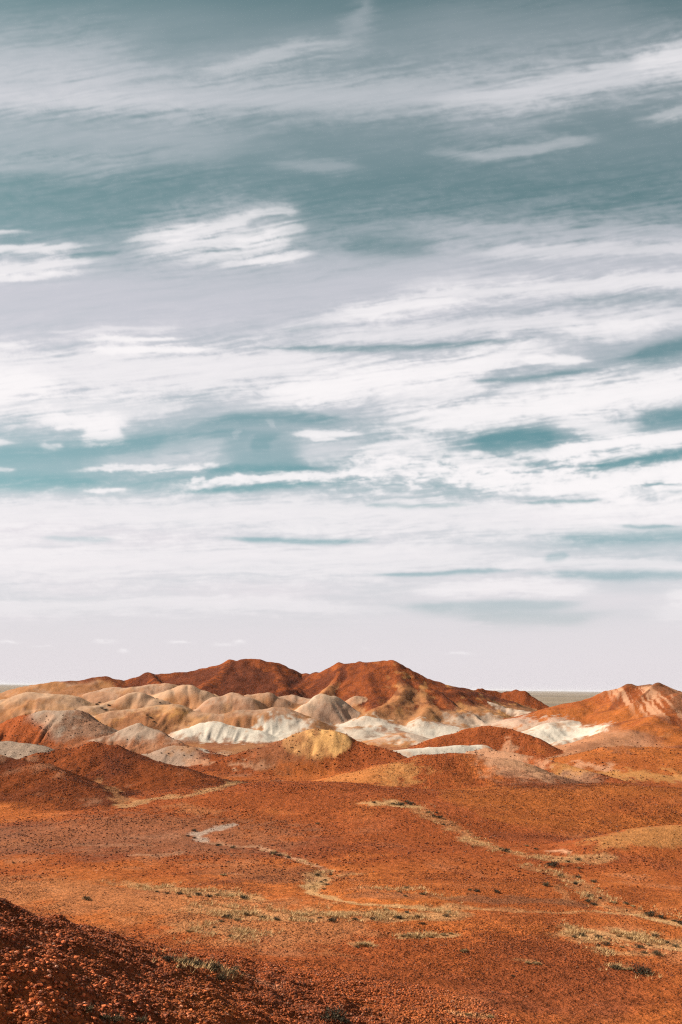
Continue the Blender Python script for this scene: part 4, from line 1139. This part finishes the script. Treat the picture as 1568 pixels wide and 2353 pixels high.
for place, rs in byplace.items():
    xs_ = sorted(r_[3] for r_ in rs)
    big = max(rs, key=lambda r_: r_[4])
    for e, _, kd, px, w_ in rs:
        base_ = SLAB[place]
        if len(rs) > 1:
            core = base_.split(' ', 1)[1] if base_.split(' ', 1)[0] in ('small', 'tiny', 'low', 'dry', 'dim') else base_
            for nn in ('scrubby bush', 'dark scrub', 'olive bush', 'olive shrub', 'dry bush', 'dark shrub', 'shrub', 'bush', 'dry tuft', 'straw tuft', 'tuft'):
                if core.startswith(nn): core = core[len(nn):].strip(); break
            kind_ = {'d': 'dark shrub', 'o': 'olive shrub', 'p': 'pale dry tuft'}[kd]
            n_ = len(rs)
            side = ''
            if n_ > 3:
                f_ = xs_.index(px) / (n_ - 1)
                side = ', left part' if f_ < .33 else ', right part' if f_ > .67 else ', middle part'
            sz = 'biggest ' if (e is big[0] and sorted(r_[4] for r_ in rs)[-2] < w_) else 'small '
            for a_, b_ in ((' on the orange rise near the right edge', ' near the right edge'), (' below the middle of the long pale track', ' below the long pale track'),
                           ('left of centre below the winding track', 'left of centre'), (' that comes down on the right', ' on the right'), (' in the long straw streak on the orange rise', ' in the long straw streak')):
                core = (' ' + core).replace(a_, b_).strip()
            base_ = (sz + kind_ + ' ' + core).replace(' in in ', ' in ') + side
        final.append((e, base_))
cnt = {}
for e, l_ in final: cnt[l_] = cnt.get(l_, 0) + 1
for e, l_ in final: tag(e, l_, 'shrub', ('shrubs: ' + l_) if cnt[l_] > 1 else None)

# ------------------------------------------------------------------ dry grass
GRASS = [  # photo polyline, half width in metres, tufts
 ([(300,2032),(400,2042),(500,2052),(590,2064)], 1.1, 420, 'straw grass strip on the left'),
 ([(460,2086),(560,2100),(700,2106),(784,2102),(900,2104),(1035,2098)], 1.5, 1500, 'straw grass band across the middle'),
 ([(440,2132),(520,2142),(580,2152)], 1.4, 300, 'thin straw grass below the middle band'),
 ([(1330,2146),(1400,2146),(1480,2160),(1568,2170),(1650,2170)], 1.35, 800, 'straw patch on the near rise at right'),
 ([(1390,2186),(1470,2192)], .7, 120, 'straw patch on the near rise at right'),
 ([(920,2152),(970,2152),(1040,2144)], .4, 150, 'straw streak on the near rise'),
 ([(810,2172),(850,2172)], .35, 40, 'straw streak on the near rise'),
 ([(850,1845),(890,1845),(950,1852)], 1.1, 110, 'grass along the right-hand wash'),
 ([(950,1852),(990,1878),(1050,1907),(1090,1934)], 1.3, 220, 'grass along the right-hand wash'),
 ([(1080,1930),(1150,1954),(1220,1970),(1300,1974),(1390,1972)], 1.2, 330, 'grass along the right-hand wash'),
 ([(1200,1987),(1290,2007),(1340,2042),(1385,2077),(1460,2095),(1568,2120)], .9, 500, 'grass along the right-hand wash'),
 ([(860,2040),(960,2045),(1000,2060)], 1.0, 150, 'grass above the long pale track'),
 ([(600,1952),(640,1962),(700,1982),(752,2000),(735,2024),(714,2046)], .6, 200, 'grass along the winding track'),
 ([(1400,2224),(1440,2228),(1480,2236)], .5, 90, 'grass round the biggest bush on the right'),
 ([(380,2215),(450,2222),(540,2240)], .45, 160, 'dry grass in the shrub line above the near slope'),
]
V = {}; Fq = {}
gr = np.random.RandomState(77)
for pts, hw, n, label in GRASS:
    P = on_ground(pts)[:, :2]
    seg = np.linalg.norm(np.diff(P, axis=0), axis=1); cum = np.concatenate([[0], np.cumsum(seg)])
    s_ = gr.rand(int(n * 1.35)) * cum[-1]
    j = np.clip(np.searchsorted(cum, s_) - 1, 0, len(seg) - 1); t = ((s_ - cum[j]) / seg[j])[:, None]
    Q = P[j] * (1 - t) + P[j + 1] * t + gr.normal(size=(len(s_), 2)) * hw * .62
    ok = fbm(Q[:, 0] / 1.6, Q[:, 1] / 1.6, 2, 311) > .02
    Q = Q[ok]
    Zq = terrain(Q[:, 0], Q[:, 1])
    v = V.setdefault(label, []); f = Fq.setdefault(label, [])
    for (x, y), z in zip(Q, Zq):
        hgt = gr.uniform(.08, .23)
        for _ in range(10):
            a_ = gr.uniform(0, 6.283); o_ = gr.uniform(0, .09); le = gr.uniform(.05, .22)
            bx, by = x + o_ * math.cos(a_), y + o_ * math.sin(a_)
            tx, ty = bx + le * math.cos(a_), by + le * math.sin(a_)
            wx_, wy_ = -math.sin(a_) * .011, math.cos(a_) * .011
            k = len(v)
            v += [(bx - wx_, by - wy_, z - .02), (bx + wx_, by + wy_, z - .02), (tx, ty, z + hgt * gr.uniform(.6, 1.1))]
            f.append((k, k + 1, k + 2))
for label in V:
    me = bpy.data.meshes.new('dry_grass'); me.from_pydata(V[label], [], Fq[label]); me.materials.append(M_GRASS); me.update()
    o = bpy.data.objects.new('dry_grass', me); COL.objects.link(o)
    tag(o, 'dry ' + label if not label.startswith('dry') else label, 'grass', None, 'stuff')

# ------------------------------------------------------------------ air
hx, z0, z1 = 61000.0, -9.0, 30.0
me = bpy.data.meshes.new('haze')
me.from_pydata([(x, y, z) for z in (z0, z1) for x, y in ((-hx, -hx), (hx, -hx), (hx, hx), (-hx, hx))], [],
               [(3, 2, 1, 0), (4, 5, 6, 7), (0, 1, 5, 4), (1, 2, 6, 5), (2, 3, 7, 6), (3, 0, 4, 7)])
mt = bpy.data.materials.new('pale air'); mt.use_nodes = True
nt = mt.node_tree; nt.nodes.clear()
ou = nt.nodes.new('ShaderNodeOutputMaterial'); pv = nt.nodes.new('ShaderNodeVolumePrincipled')
pv.inputs['Color'].default_value = (.90, .88, .93, 1); pv.inputs['Density'].default_value = 3.2e-5
nt.links.new(pv.outputs[0], ou.inputs['Volume'])
me.materials.append(mt)
o = bpy.data.objects.new('haze', me); COL.objects.link(o); o['kind'] = 'stuff'
